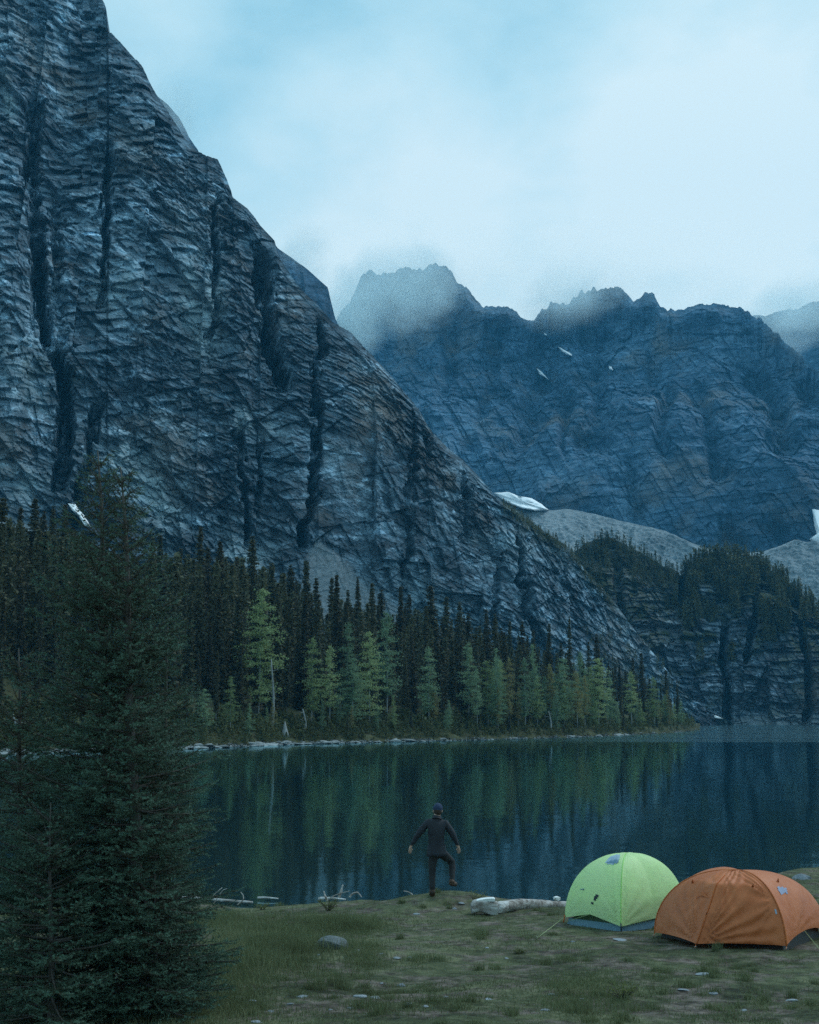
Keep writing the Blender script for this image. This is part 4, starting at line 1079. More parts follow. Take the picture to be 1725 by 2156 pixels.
def build_tent(root, arcs, hem, bulge, wr, mat, ncol=30, seed=1, creases=()):
    """panels stretched between neighbouring arcs; hem[i] = how high the bottom edge arches in panel i"""
    n = arcs[0].shape[0]; cols = []; m = len(arcs)
    for i in range(m):
        a, b = arcs[i], arcs[(i + 1) % m]
        for k in range(ncol):
            s = k / ncol; c = a * (1 - s) + b * s
            t = np.linspace(0, 1, n)
            cen = arcs[0][-1] * 0 + np.mean([q[0] for q in arcs], 0)
            out = c - cen; out[:, 2] = np.maximum(out[:, 2], 0) * .8; out /= (np.linalg.norm(out, axis=1)[:, None] + 1e-6)
            bl = bulge[i] * 4 * s * (1 - s) * np.sin(np.clip(t, 0, 1) * PI) ** .8
            c = c + out * bl[:, None]
            # hem arch: slide lower rows up along the curve
            lift = hem[i] * (4 * s * (1 - s)) ** .8
            tt = lift + (1 - lift) * t
            c = np.stack([np.interp(tt, t, c[:, q]) for q in range(3)], -1)
            # creases
            dsp = np.zeros(n)
            for (pi, cs, ct, fq, am, dec) in creases:
                if pi == i:
                    ds, dt = (s - cs), (t - ct); rr = np.hypot(ds * 1.1, dt); an = np.arctan2(dt, ds + 1e-6)
                    dsp += am * np.sin(an * fq + 2 * np.sin(an * 5)) * np.exp(-rr * dec) * smooth(0, .12, rr) * min(1, 6 * s, 6 * (1 - s))
            pp = c * 3; dsp += wr * fbm(pp, 3, seed) * min(1, 5 * s, 5 * (1 - s)) * np.sin(t * PI)
            cols.append(c + out * dsp[:, None])
    G = np.array(cols)            # (cols, rows, 3)
    nc = len(cols); i = np.arange(nc * n).reshape(nc, n); j = np.roll(i, -1, 0)
    f = np.stack([i[:, :-1], j[:, :-1], j[:, 1:], i[:, 1:]], -1).reshape(-1, 4)
    o = mesh_np('fly', G.reshape(-1, 3) - np.array(root.location), f, mat, root, True)
    return G, o

def tent_patch(G, poly, lift, name, mat, root):
    u, v = project(G); cen = G.reshape(-1, 3).mean(0)
    nc, n = G.shape[:2]; ii = np.arange(nc * n).reshape(nc, n); jj = np.roll(ii, -1, 0)
    f = np.stack([ii[:, :-1], jj[:, :-1], jj[:, 1:], ii[:, 1:]], -1).reshape(-1, 4)
    fv = G.reshape(-1, 3)[f]; c = fv.mean(1); uu, vv_ = project(c)
    nr = np.cross(fv[:, 1] - fv[:, 0], fv[:, 3] - fv[:, 0]); nr /= (np.linalg.norm(nr, axis=1)[:, None] + 1e-9)
    nr *= np.sign(np.sum(nr * (c - cen), 1))[:, None]
    ok = inpoly(uu, vv_, poly) & (nr[:, 1] < .25)
    if not ok.any(): return None
    fv = fv[ok] + nr[ok][:, None, :] * lift
    return mesh_np(name, fv.reshape(-1, 3) - np.array(root.location), np.arange(len(fv) * 4).reshape(-1, 4), mat, root, True)

def prism(root, name, base, h, inset, mat, z0=0.0):
    cen = np.mean(base, 0); vs = []; n = len(base)
    for (zz, k) in ((-.03, inset), (h, inset * .97)):
        for b in base:
            p = cen + (b - cen) * k; p[2] = b[2] + zz + z0; vs.append(p - np.array(root.location))
    m = MB(); m.add(vs, [(i, (i + 1) % n, n + (i + 1) % n, n + i) for i in range(n)])
    return m.build(name, mat, root, False)

def strip(root, name, line, r, mat, n=6):
    m = MB(); m.tube([p - np.array(root.location) for p in line], r, n); return m.build(name, mat, root)
def stake(root, p):
    m = MB(); q = p - np.array(root.location); m.tube([q + np.array([0, 0, -.05]), q + np.array([-.01, -.02, .05]), q + np.array([.015, -.03, .055])], [.005, .005, .004], 5); return m.build('stake', M['stake'], root)

# --- orange tent
oA, oB, oC = on_ground(1379, 1974), on_ground(1466, 1998), on_ground(1657, 2003)
oD = on_ground(1740, 1972); oT = Q3(1556, 1832, oC[1] + .95)
oF = oA + (oD - oC) * .95 + np.array([.15, .1, 0]); oF[2] = gz1(oF[0], oF[1]); oE = (oF + oD) / 2 + np.array([.25, .55, 0]); oE[2] = gz1(oE[0], oE[1])
ot = empty('tent', [(oA[0] + oD[0]) / 2, oT[1], gz1((oA[0] + oD[0]) / 2, oT[1])])
tag(ot, 'orange-brown dome tent pitched at the right, nearest the camera', 'tent', 'two dome tents by the lake')
NR = 44; L_ = .07
oTl = Q3(1512, 1838, oT[1] - .02); oS = Q3(1508, 1861, oT[1] - .38)
up = lambda p, h=L_: p + np.array([0, 0, h])
aA = arc_pole(oA, oT, NR, .92, 1.0, L_); aB = arc_line([up(oB), up(oB) * .5 + oS * .5 + np.array([0, -.05, .02]), oS, oTl + (oT - oTl) * .45, oT], NR)
aC = arc_pole(oC, oT, NR, .85, 1.05, L_); aD = arc_pole(oD, oT, NR, .9, 1.0, L_); aE = arc_line([up(oE), oE * .45 + oT * .55 + np.array([0, .2, .2]), oT], NR); aF = arc_pole(oF, oT, NR, .9, 1.0, L_)
Go, fly = build_tent(ot, [aA, aB, aC, aD, aE, aF], [.02, .015, .09, .05, .05, .08], [.03, .035, .05, .04, .04, .05], .018, M['orange'], 40, 11,
    [(0, 1, 0, 26, .030, 2.0), (1, 0, 0, 30, .042, 1.4), (1, 1, .45, 18, .026, 2.2), (0, 1, .6, 14, .018, 2.6), (1, .1, .8, 16, .020, 2.4), (2, .2, 0, 20, .011, 2.2)])
prism(ot, 'tub', [oA, oB * .4 + (oA + oC) / 2 * .6 , oC, oD, oE * .4 + (oD + oF) / 2 * .6, oF], .16, .93, M['tub_black'])
off = lambda line, k: line + np.array([0, -k, k * .4])
strip(ot, 'seam', off(aB[:36], .008), .011, M['orange_dark']); strip(ot, 'pole_sleeve', off(aC, .006), .012, M['orange_dark']); strip(ot, 'pole_sleeve', off(aA, .004), .011, M['orange_dark'])
for a_ in (oA, oB, oC): 
    q = a_ + np.array([-.03, -.06, 0]); q[2] = gz1(q[0], q[1]); stake(ot, q); strip(ot, 'guy_loop', [up(a_, L_), q + np.array([0, 0, .03])], .006, M['orange_dark'])
m = MB(); lo = np.array(ot.location)
a1, a2, a3 = Q3(1482, 1893, 0), Q3(1478, 1881, 0), 0
def on_tent(G, u, v, lift=.01):
    uu, vv_ = project(G); d = (uu - u) ** 2 + (vv_ - v) ** 2 + (G[..., 1] > G[..., 1].mean()) * 1e6; k = np.unravel_index(np.argmin(d), d.shape); return G[k] + np.array([0, -lift, lift * .3])
w0, w1, w2, w3 = on_tent(Go, 1463, 1892), on_tent(Go, 1477, 1878, .05), on_tent(Go, 1494, 1891), on_tent(Go, 1478, 1886)
m.add(np.array([w0, w1, w2, w3]) - lo, (), [(0, 1, 3), (3, 1, 2)]); m.build('vent_flap', M['orange_dark'], ot, False)
tent_patch(Go, [(1636, 1872), (1640, 1867), (1656, 1870), (1659, 1880), (1644, 1883)], .006, 'repair_patch', M['patch_blue'], ot)
tent_patch(Go, [(1630, 1918), (1636, 1916), (1637, 1922), (1631, 1923)], .006, 'reflective_tab', M['mesh_panel'], ot)
for (uu_, vv__) in ((1458, 1853), (1638, 1852), (1585, 1863)):
    q = on_tent(Go, uu_, vv__ + 4, .0); strip(ot, 'pole_clip', [q, q + np.array([.0, -.02, .055])], [.02, .008], M['orange'], 5)
strip(ot, 'guy_line', [on_tent(Go, 1700, 1975), on_ground(1735, 2010)], .004, M['cord'], 4)

# --- green tent
gL, gF, gR = on_ground(1190, 1946), on_ground(1308, 1962), on_ground(1446, 1940)
gT = Q3(1318, 1797, gF[1] + .85)
gK = gL + (gR - gF) + np.array([.1, .35, 0]); gK[2] = gz1(gK[0], gK[1])
gt = empty('tent', [gT[0], gT[1], gz1(gT[0], gT[1])]); tag(gt, 'bright lime-green dome tent behind the orange one', 'tent', 'two dome tents by the lake')
LG_ = .16
bL = arc_pole(gL, gT, NR, .88, 1.0, .11); bF = arc_pole(gF, gT, NR, .9, 1.0, .08); bR = arc_pole(gR, gT, NR, .82, 1.05, .14); bK = arc_pole(gK, gT, NR, .9, 1.0, .14)
gM = (gL + gF) / 2 + np.array([-.05, -.06, 0]); bM = arc_pole(gM, gT, NR, .93, 1.0, .23)
gN = (gF + gR) / 2; bN = arc_pole(gN, gT, NR, .9, 1.0, .13)
gP = (gR + gK) / 2 + np.array([.1, .15, 0]); bP = arc_pole(gP, gT, NR, .9, 1.0, .2); gQ = (gK + gL) / 2 + np.array([-.1, .1, 0]); bQ = arc_pole(gQ, gT, NR, .9, 1.0, .2)
Gg, fly = build_tent(gt, [bL, bM, bF, bN, bR, bP, bK, bQ], [.0] * 8, [.02, .03, .03, .03, .03, .03, .03, .03], .014, M['green'], 26, 17,
    [(0, 0, 0, 18, .012, 2.6), (1, 1, 0, 22, .020, 2.4), (2, 0, 0, 24, .026, 1.9), (2, .3, 1, 20, .006, 3), (1, .8, 1, 20, .006, 3), (0, 1, .05, 14, .006, 3)])
prism(gt, 'tub', [gL, gF, gR, gK], .10, .97, M['tub_blue']); M['inner_green'] = mat_fabric('inner_mesh', (.05, .09, .06), (.08, .13, .08), 0)
prism(gt, 'inner_mesh', [gL, gF, gR, gK], .5, .86, M['inner_green'])
strip(gt, 'seam', off(bF, .004), .008, M['green_dark'])
tent_patch(Gg, [(1274, 1817), (1285, 1804), (1300, 1799), (1306, 1800), (1305, 1808), (1302, 1816), (1294, 1820), (1280, 1819)], .006, 'mesh_vent', M['mesh_panel'], gt)
tent_patch(Gg, [(1277, 1817), (1288, 1812), (1302, 1811), (1303, 1817), (1294, 1820)], .010, 'vent_dark_patch', M['tub_blue'], gt)  # darker blue patch over the lower part of the vent
tent_patch(Gg, [(1251, 1888), (1254, 1884), (1260, 1884), (1260, 1889), (1256, 1895), (1250, 1894)], .008, 'logo_patch', M['black'], gt)
tent_patch(Gg, [(1244, 1901), (1248, 1898), (1252, 1900), (1250, 1904), (1245, 1904)], .008, 'logo_patch', M['black'], gt)
tent_patch(Gg, [(1304.5, 1881), (1308.5, 1881), (1308.5, 1885), (1304.5, 1885)], .008, 'toggle', M['tub_blue'], gt)
strip(gt, 'corner_buckle', [up(gF, .13), up(gF, .0) + np.array([0, -.02, 0])], .012, M['black'])
strip(gt, 'corner_strap', [up(gL, .15), up(gL, .02) + np.array([-.03, -.02, 0])], .012, M['orange_dark'])
gg = on_ground(1130, 1979); strip(gt, 'guy_line', [up(gL, .12), gg + np.array([0, 0, .02])], .005, M['cord'], 4); stake(gt, gg)
strip(gt, 'guy_line', [bM[0], up(gL, .03)], .004, M['cord'], 4)
q = on_tent(Gg, 1230, 1872, 0); strip(gt, 'guy_tab', [q, q + np.array([-.07, 0, .0])], [.012, .008], M['tub_blue'], 5)

# ------------------------------------------------------------------ person
pf = on_ground(911, 1889); PX = 29.3 if False else pf[1]
k_ = F; sc_ = PX / F * .16 * 1.0
def pj(zx, zy, dy=0.0):   # figure sketch units -> local metres
    return (( zx - 740) * sc_ / 1.0, dy, (1556 - zy) * sc_)
Sk = {}; edges = []
def add(name, p, r, par=None):
    Sk[name] = (len(Sk), p, r)
    if par: edges.append((Sk[par][0], Sk[name][0]))
add('pelvis', pj(795, 965), (.165, .125))
add('belly', pj(795, 890), (.185, .15), 'pelvis'); add('chest', pj(790, 730), (.205, .155), 'belly'); add('upper', pj(788, 610), (.155, .115), 'chest')
add('neck', pj(800, 535, .01), (.075, .075), 'upper'); add('neck2', pj(806, 495, .02), (.062, .062), 'neck'); add('head', pj(812, 440, .03), (.085, .10), 'neck2'); add('crown', pj(815, 385, .03), (.07, .085), 'head')
add('shl', pj(678, 590), (.088, .085), 'upper'); add('ell', pj(560, 735, .02), (.074, .07), 'shl'); add('wrl', pj(462, 885, .08), (.034, .034), 'ell'); add('pal', pj(445, 925, .09), (.034, .02), 'wrl'); add('pal2', pj(440, 950, .10), (.036, .018), 'pal')
add('shr', pj(912, 594), (.088, .085), 'upper'); add('elr', pj(1010, 745, .02), (.074, .07), 'shr'); add('wrr', pj(1078, 890, .06), (.034, .034), 'elr'); add('par', pj(1092, 925, .08), (.034, .02), 'wrr'); add('par2', pj(1096, 948, .09), (.036, .018), 'par')
for hd, bx, dr in (('pal2', (440, 950), -1), ('par2', (1096, 948), 1)):
    for q, (ox, ln) in enumerate([(-14, 34), (-4, 42), (6, 40), (15, 32)]):
        add(hd + 'f%d' % q, pj(bx[0] + ox, bx[1] + 14, .10), (.0095, .0095), hd)
        add(hd + 'g%d' % q, pj(bx[0] + ox * 1.15, bx[1] + 14 + ln * .5, .115), (.0085, .0085), hd + 'f%d' % q); add(hd + 'h%d' % q, pj(bx[0] + ox * 1.1 - dr * 3, bx[1] + 14 + ln, .14), (.007, .007), hd + 'g%d' % q)
    base = 'pal' if hd == 'pal2' else 'par'
    add(hd + 't0', pj(bx[0] - dr * 24, bx[1] - 8, .11), (.011, .011), base); add(hd + 't1', pj(bx[0] - dr * 34, bx[1] + 12, .125), (.009, .009), hd + 't0')
add('hpl', pj(742, 1010), (.102, .105), 'pelvis'); add('knl', pj(738, 1235, .03), (.072, .072), 'hpl'); add('anl', pj(736, 1470, -.02), (.052, .054), 'knl'); add('hel', pj(736, 1535, -.01), (.04, .045), 'anl'); add('tol', pj(728, 1545, .15), (.038, .028), 'hel')
add('hpr', pj(860, 1000, .03), (.105, .11), 'pelvis'); add('knr', pj(1005, 1115, .26), (.076, .078), 'hpr'); add('anr', pj(1003, 1355, .10), (.054, .056), 'knr'); add('her', pj(985, 1393, .06), (.038, .04), 'anr'); add('tor', pj(1050, 1408, .16), (.036, .028), 'her')
me = bpy.data.meshes.new('body_skeleton'); names = list(Sk); me.from_pydata([Sk[n][1] for n in names], edges, [])
so = bpy.data.objects.new('body_skeleton', me); C.objects.link(so)
md = so.modifiers.new('s', 'SKIN'); md.use_smooth_shade = True; md.branch_smoothing = .3
for n, sv in zip(names, me.skin_vertices[0].data): sv.radius = Sk[n][2]; sv.use_root = (n == 'pelvis')
sd = so.modifiers.new('d', 'SUBSURF'); sd.levels = 2; sd.render_levels = 2
dg = bpy.context.evaluated_depsgraph_get(); bme = bpy.data.meshes.new_from_object(so.evaluated_get(dg))
bpy.data.objects.remove(so)
pr = empty('person', (pf[0], pf[1], pf[2] - .01), 0); pr.scale = (.965, .965, .965)
tag(pr, 'person in dark jacket and beanie seen from behind, balancing on one leg on the mound', 'person')
bme.name = 'body'; body = bpy.data.objects.new('body', bme); link(body, pr)
bme.materials.clear()
for k in ('jacket', 'trousers', 'skin'): bme.materials.append(M[k])
co = np.array([v.co[:] for v in bme.vertices])
# cloth folds
nrm = np.array([v.normal[:] for v in bme.vertices]); fz = fbm(co * np.array([9, 9, 16]), 3, 71)
zh = pj(0, 1000)[2]; zn = pj(0, 520)[2]; zw = pj(0, 893)[2]
isk = (co[:, 2] > zn) | ((np.abs(co[:, 0] - .1) > .40) & (co[:, 2] < zw) & (co[:, 2] > .8))
co2 = co + nrm * (fz * .010 + .004)[:, None] * (~isk)[:, None]
for v, c in zip(bme.vertices, co2): v.co = c
for p_ in bme.polygons:
    c = p_.center; p_.use_smooth = True
    if c.z > zn: p_.material_index = 2
    elif abs(c.x - .1) > .36 and c.z < zw and c.z > zh - .1: p_.material_index = 2
    elif c.z > zh + .0: p_.material_index = 0
    else: p_.material_index = 1
def blobm(name, c, r, mat, parent, seed=1, n=3, cut=None, amp=.05):
    bm = bmesh.new(); bmesh.ops.create_icosphere(bm, subdivisions=n, radius=1)
    for v in bm.verts:
        q = np.array([v.co[:]]); k = 1 + amp * float(fbm(q * 3, 2, seed)[0]); v.co = Vector((v.co.x * r[0] * k + c[0], v.co.y * r[1] * k + c[1], v.co.z * r[2] * k + c[2]))
    if cut is not None:
        bmesh.ops.bisect_plane(bm, geom=bm.verts[:] + bm.edges[:] + bm.faces[:], plane_co=(0, 0, cut), plane_no=(0, 0, 1), clear_inner=True)
    me = bpy.data.meshes.new(name); bm.to_mesh(me); bm.free(); me.materials.append(mat)
    for p in me.polygons: p.use_smooth = True
    return link(bpy.data.objects.new(name, me), parent)
hc = pj(812, 430, .035)
blobm('hair', (hc[0], hc[1] - .012, hc[2] - .012), (.088, .100, .105), M['hair'], pr, 2)
blobm('beanie', (hc[0] + .004, hc[1], hc[2] + .035), (.099, .113, .112), M['beanie'], pr, 3, cut=hc[2] + .005, amp=.03)
for sx in (-1, 1): blobm('ear', (hc[0] + sx * .087, hc[1] + .01, hc[2] - .02), (.014, .022, .032), M['skin'], pr, 4, 2)
blobm('nose', (hc[0] - .02, hc[1] + .115, hc[2] - .01), (.015, .022, .024), M['skin'], pr, 5, 2)
m = MB(); m.tube([np.array(pj(800, 545)) , np.array(pj(802, 525, .01)), np.array(pj(806, 500, .015))], [.105, .092, .084], 14, False); m.build('collar', M['jacket'], pr)
m = MB(); ring = [np.array(pj(795, z_)) for z_ in (880, 930, 985, 1022, 1026)]
m.tube(ring, [.185, .192, .200, .208, .19], 20, False); o = m.build('jacket_hem', M['jacket'], pr)
for v_ in o.data.vertices: v_.co.y = v_.co.y * .80; v_.co.z += .012 * math.sin(v_.co.x * 30)
def boot(a, b, c, d):
    m = MB(); a, b, c, d = map(np.array, (a, b, c, d)); m.tube([a, b], [.056, .06], 10)
    m.tube([b + (b - c) * .28, b, (b + c) / 2, c, c + (c - b) * .22], [.04, .056, .053, .048, .028], 10); return m.build('boot', M['boot'], pr)
boot(pj(736, 1455, -.02), pj(736, 1524, 0), pj(728, 1530, .16), 0); boot(pj(1003, 1350, .10), pj(992, 1388, .07), pj(1048, 1404, .17), 0)

# ------------------------------------------------------------------ the near spruces
def near_spruce(x, y, Hh, R, seed, label, leader=.5, bottom=.25, dens=1.0, lean=(0, 0)):
    rng = np.random.default_rng(seed); z0 = gz1(x, y); root = empty('spruce_tree', (x, y, z0 - .05))
    tag(root, label, 'spruce tree', 'spruces at the left close to the camera')
    tr = MB(); ts = np.linspace(0, 1, 14)
    axis = lambda z: np.array([lean[0] * (z / Hh) ** 1.5 + .02 * math.sin(z * 2 + seed), lean[1] * z / Hh, z])
    tr.tube([axis(t * Hh) for t in ts], [.085 * (Hh / 6.3) * (1 - t) ** .9 + .006 for t in ts], 8)
    tr.build('trunk', M['bark'], root)
    br = MB(); segs = []   # twig segments (p, q, needle scale)
    z = bottom; wz = []
    while z < Hh - .12:
        wz.append(z); z += rng.uniform(.10, .17) * (1.15 if z > Hh * .8 else 1)
    for z in wz:
        tt = z / Hh; prof = (1 - tt) ** .62 * min(1, .86 + tt * 1.2)
        
        nb = rng.integers(6, 9) if tt < .78 else rng.integers(4, 7)
        th0 = rng.random() * 6.28
        for b in range(nb):
            th = th0 + b * 6.28 / nb + rng.normal() * .3; L = R * prof * rng.uniform(.5, 1.22) + .05
            el = -.28 + .95 * tt ** 1.3 + rng.normal() * .08    # young limbs point up, old ones sag
            d = np.array([math.cos(th), math.sin(th), 0]); pz = axis(z + rng.normal() * .03)
            n = max(3, int(L / .09)); pts = []
            for i in range(n + 1):
                s = i / n; pts.append(pz + d * L * s * math.cos(el) + np.array([0, 0, L * (math.sin(el) * s + .22 * s * s)]))
            br.tube(pts, [.012 * (1 - .85 * i / n) * (L + .3) for i in range(n + 1)], 4, False)
            side = np.cross(d, [0, 0, 1.0])
            st = .15 if tt < .8 else .03
            for i in range(n): 
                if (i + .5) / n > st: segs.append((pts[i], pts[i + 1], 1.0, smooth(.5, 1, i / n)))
            # side twigs
            s = .18 + rng.random() * .05
            while s < .98:
                p0 = pz + d * L * s * math.cos(el) + np.array([0, 0, L * (math.sin(el) * s + .22 * s * s)])
                for sg in (-1, 1):
                    if rng.random() < .14: continue
                    l2 = min(.42, (.10 + .42 * L * (1 - s) ** .75)) * rng.uniform(.6, 1.15)
                    dd = d * rng.uniform(.45, .9) + side * sg * rng.uniform(.6, 1) + np.array([0, 0, rng.uniform(-.35, .25)]); dd /= np.linalg.norm(dd)
                    p1 = p0 + dd * l2 * .5 + np.array([0, 0, -.02 * l2]); p2 = p0 + dd * l2 + np.array([0, 0, .10 * l2])
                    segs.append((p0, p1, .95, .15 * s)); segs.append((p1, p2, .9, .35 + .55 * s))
                    if l2 > .16:
                        for q in (.35, .6, .82):
                            for s3 in (-1, 1):
                                if rng.random() < .3: continue
                                e = dd * .8 + np.cross(dd, [0, 0, 1.0]) * s3 * .7 + np.array([0, 0, rng.uniform(-.25, .25)]); e /= np.linalg.norm(e)
                                a = p0 + dd * l2 * q; segs.append((a, a + e * l2 * .38 * (1.15 - q), .85, .2 + .5 * s))
                s += rng.uniform(.055, .085) / max(L, .25)
    # leader
    segs.append((axis(Hh - .35), axis(Hh), .8, 1.0))
    a = np.array([s[0] for s in segs]); b = np.array([s[1] for s in segs]); k = np.array([s[2] for s in segs])
    L = np.linalg.norm(b - a, axis=1); cnt = np.maximum(3, (L / .0052 * dens).astype(int))
    idx = np.repeat(np.arange(len(a)), cnt); t = rng.random(len(idx)); base = a[idx] + (b - a)[idx] * t[:, None]
    ax = (b - a)[idx] / L[idx][:, None]; r = rng.normal(size=(len(idx), 3)); r -= ax * np.sum(r * ax, 1)[:, None]; r /= np.linalg.norm(r, axis=1)[:, None]
    nd = r * .85 + ax * .6; nd[:, 2] += .12; nd /= np.linalg.norm(nd, axis=1)[:, None]
    ln = .023 * k[idx] * rng.uniform(.7, 1.2, len(idx)); w = np.cross(nd, ax); w /= (np.linalg.norm(w, axis=1)[:, None] + 1e-9); w *= .0042
    v = np.stack([base - w, base + w, base + nd * ln[:, None]], 1).reshape(-1, 3)
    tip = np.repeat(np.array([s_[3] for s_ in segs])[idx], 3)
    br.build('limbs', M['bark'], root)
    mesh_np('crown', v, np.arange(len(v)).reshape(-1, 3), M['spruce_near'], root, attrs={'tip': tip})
    return len(idx)
def place_px(u, v, Y):
    a, te = ray(u, v); return float(a) * Y, Y, HC + float(te) * Y
tot = 0
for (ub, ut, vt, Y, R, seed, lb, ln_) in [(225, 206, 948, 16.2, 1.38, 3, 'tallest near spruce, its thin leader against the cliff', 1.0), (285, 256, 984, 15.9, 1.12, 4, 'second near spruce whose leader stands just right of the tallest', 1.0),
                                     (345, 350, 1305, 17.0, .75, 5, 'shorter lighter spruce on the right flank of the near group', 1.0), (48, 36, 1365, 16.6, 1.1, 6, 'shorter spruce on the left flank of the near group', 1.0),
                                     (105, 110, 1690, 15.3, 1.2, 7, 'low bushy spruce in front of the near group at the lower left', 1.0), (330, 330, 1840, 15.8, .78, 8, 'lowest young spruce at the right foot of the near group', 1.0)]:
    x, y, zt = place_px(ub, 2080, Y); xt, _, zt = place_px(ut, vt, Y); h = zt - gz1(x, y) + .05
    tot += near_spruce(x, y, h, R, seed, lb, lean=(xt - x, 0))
print('needles', tot)
M['spruce_young'] = mat_needles('young_spruce_needles', (.07, .10, .05), (.09, .14, .065), (.12, .19, .09), .25, 3)

# ------------------------------------------------------------------ haze and mist
t = NT('haze_air'); pv = t.n('VolumePrincipled'); pv.inputs['Color'].default_value = (.12, .58, .95, 1); pv.inputs['Density'].default_value = .00010; pv.inputs['Anisotropy'].default_value = .1
t.t.links.new(pv.outputs[0], t.out.inputs['Volume'])
def box(name, x0, x1, y0, y1, z0, z1, mat):
    v = [(x, y, z) for z in (z0, z1) for y in (y0, y1) for x in (x0, x1)]
    return mesh_np(name, v, [(0, 2, 3, 1), (4, 5, 7, 6), (0, 1, 5, 4), (2, 6, 7, 3), (0, 4, 6, 2), (1, 3, 7, 5)], mat)
HAZE = True
if HAZE: tag(box('haze', -2600, 2600, -400, 2900, -8.5, 1150, t.m), 'blue dusk haze filling the valley', None, None, 'stuff')
def mist(u, v, Y, ru, rv, ry, dens, label, seed):
    t = NT('mist'); pv = t.n('VolumePrincipled'); pv.inputs['Color'].default_value = (.86, .98, 1, 1); pv.inputs['Anisotropy'].default_value = .65
    o = t.obj(); ln = t.n('VectorMath', operation='LENGTH'); t.set(ln.inputs[0], o)
    n = t.n('TexNoise'); mp = t.n('Mapping'); t.set(mp.inputs[0], o); mp.inputs['Location'].default_value = (seed * 3.1, seed, 0); t.set(n.inputs['Vector'], mp.outputs[0]); n.inputs['Scale'].default_value = 1.5; n.inputs['Detail'].default_value = 4; n.inputs['Roughness'].default_value = .6
    f = t.math('SUBTRACT', t.math('ADD', t.math('MULTIPLY', n.outputs['Fac'], 1.9), -.05), t.math('MULTIPLY', ln.outputs['Value'], 1.15))
    f = t.math('MULTIPLY', t.math('MAXIMUM', t.math('MINIMUM', f, 1.0), 0.0), dens)
    t.set(pv.inputs['Density'], f); t.t.links.new(pv.outputs[0], t.out.inputs['Volume'])
    c = Q3(u, v, Y); bm = bmesh.new(); bmesh.ops.create_icosphere(bm, subdivisions=3, radius=1)
    me = bpy.data.meshes.new('mist'); bm.to_mesh(me); bm.free(); me.materials.append(t.m)
    ob = bpy.data.objects.new('mist', me); ob.location = V(c); ob.scale = (ru / F * Y, ry, rv / F * Y); C.objects.link(ob); tag(ob, label, None, None, 'stuff')
MIST = True
if MIST:
    mist(840, 600, 1600, 175, 105, 200, .020, 'cloud wrapped round the left summit of the far range', 1)
    mist(745, 660, 1500, 120, 120, 150, .018, 'cloud filling the gap left of the far summit', 2)
    mist(1190, 635, 1600, 140, 60, 170, .013, 'thin cloud wisp at the notch in the far ridge', 3)
    mist(1680, 660, 1620, 180, 75, 200, .017, 'low cloud over the right end of the far range', 4)
    mist(1230, 610, 1650, 640, 70, 230, .0035, 'thin veil of cloud lying along the whole crest of the far range', 7)
    mist(640, 560, 1080, 90, 90, 90, .016, 'thin cloud behind the shoulder of the near mountain', 5)
    mist(370, 240, 980, 70, 90, 80, .016, 'wisp of cloud behind the upper edge of the near mountain', 6)

# ------------------------------------------------------------------ light
SUN_EL, SUN_AZ = math.radians(48), math.radians(62)    # azimuth clockwise from +Y
sd_ = Vector((math.sin(SUN_AZ) * math.cos(SUN_EL), math.cos(SUN_AZ) * math.cos(SUN_EL), math.sin(SUN_EL)))
L = bpy.data.lights.new('sun', 'SUN'); L.energy = 1.5; L.angle = math.radians(35); L.color = (.92, .97, 1.0)
lo_ = bpy.data.objects.new('sun', L); C.objects.link(lo_); lo_.rotation_euler = sd_.to_track_quat('Z', 'Y').to_euler()
w = bpy.data.worlds.new('World'); bpy.context.scene.world = w; w.use_nodes = True; nt = w.node_tree; nt.nodes.clear()
class WN(NT):
    def __init__(s, tree): s.t = tree
t = WN(nt)
wo = t.n('OutputWorld'); bg = t.n('Background'); bg.inputs['Strength'].default_value = .115
sky = t.n('TexSky', sky_type='NISHITA'); sky.sun_disc = False; sky.sun_elevation = SUN_EL; sky.sun_rotation = SUN_AZ
g = t.n('TexCoord').outputs['Generated']
def smooth_lobe(x, ww):
    m = t.n('MapRange', interpolation_type='SMOOTHERSTEP'); t.set(m.inputs[0], x); m.inputs[1].default_value = math.cos(math.radians(ww * 1.35)); m.inputs[2].default_value = 1.0; return m.outputs[0]
def lobe(u, v, ww, hh):
    a, te = ray(u, v); d = Vector((float(a), 1, float(te))).normalized()
    vm = t.n('VectorMath', operation='DOT_PRODUCT'); t.set(vm.inputs[0], g); vm.inputs[1].default_value = d
    return t.math('MULTIPLY', smooth_lobe(vm.outputs['Value'], ww), hh)
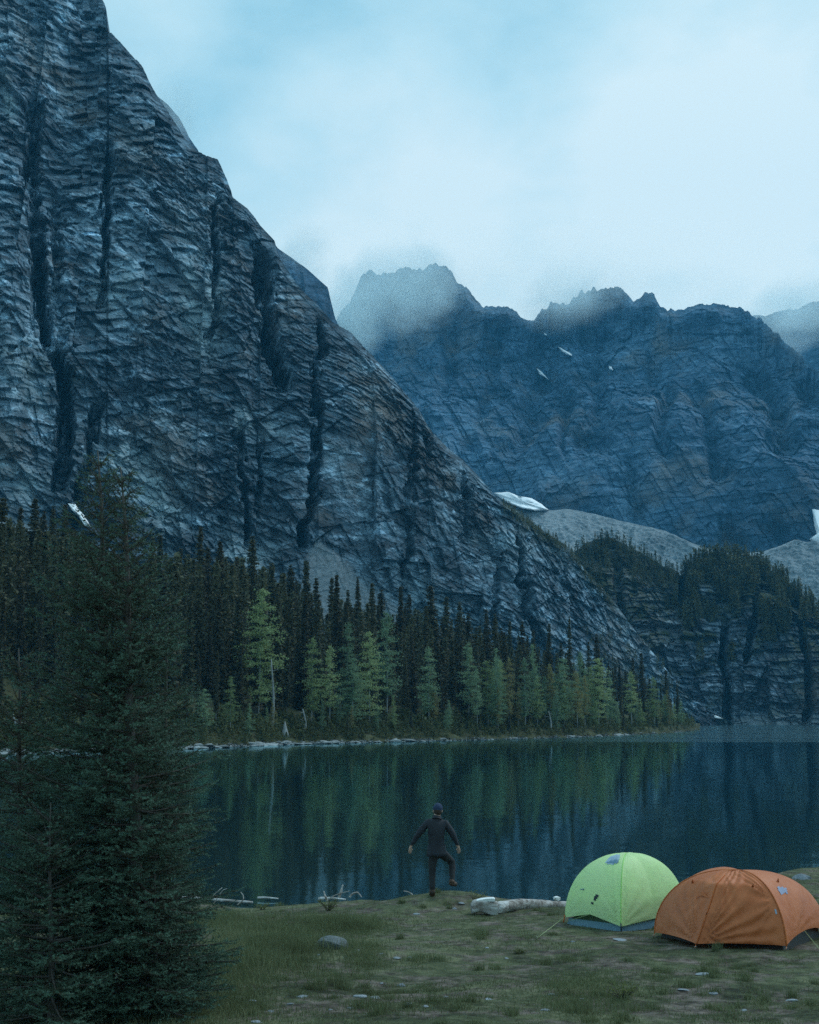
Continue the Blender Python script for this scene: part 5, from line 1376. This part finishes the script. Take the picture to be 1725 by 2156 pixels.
n1 = t.noise(t.mapping(g, (1, 1, 1.6)), 2.2, 5, .5, .4); n2 = t.noise(t.mapping(g, (1, 1, 1.8), (.2, 0, .4)), 7, 4, .5, .3)
n3 = t.noise(t.mapping(g, (1, 1, 1.5), (.1, 0, .7)), 18, 5, .6, .3)
fac = t.math('ADD', t.math('ADD', t.math('MULTIPLY', n1, .62), t.math('MULTIPLY', n2, .55)), t.math('MULTIPLY', n3, .22))
fac = t.math('ADD', fac, -.22)
for a_ in [(1640, 180, 7, .13), (1480, 390, 8, .16), (720, 440, 6, .26), (980, 600, 9, .16), (1400, 620, 9, .10), (420, 250, 7, -.10), (900, 240, 6, -.05), (600, 330, 4, -.05), (250, 20, 4, .16), (1250, 120, 5, -.02)]:
    fac = t.math('ADD', fac, lobe(*a_))
cl = t.ramp(fac, [(.22, (.22, .50, .66)), (.42, (.37, .67, .79)), (.62, (.55, .81, .89)), (.85, (.76, .93, .96))])
sc2 = t.n('VectorMath', operation='SCALE'); t.set(sc2.inputs[0], cl); sc2.inputs['Scale'].default_value = 8.5
mixs = t.mix(.93, sky.outputs[0], sc2.outputs[0])
t.set(bg.inputs['Color'], mixs); nt.links.new(bg.outputs[0], wo.inputs['Surface'])

# ------------------------------------------------------------------ camera
cam = bpy.data.cameras.new('camera'); co_ = bpy.data.objects.new('camera', cam); C.objects.link(co_)
cam.sensor_fit = 'VERTICAL'; cam.sensor_height = 36; cam.sensor_width = 36; cam.lens = 50; cam.clip_end = 20000; cam.clip_start = .1
co_.location = (0, 0, HC); co_.rotation_euler = (PI / 2 + PITCH, 0, 0)
S = bpy.context.scene; S.camera = co_
S.view_settings.view_transform = 'Standard'; S.view_settings.look = 'None'; S.view_settings.exposure = .18; S.view_settings.gamma = 1
S.cycles.max_bounces = 6; S.cycles.diffuse_bounces = 3; S.cycles.volume_bounces = 4; S.cycles.transmission_bounces = 3; S.cycles.volume_step_rate = 1.0; S.cycles.volume_max_steps = 128
S.cycles.use_denoising = False
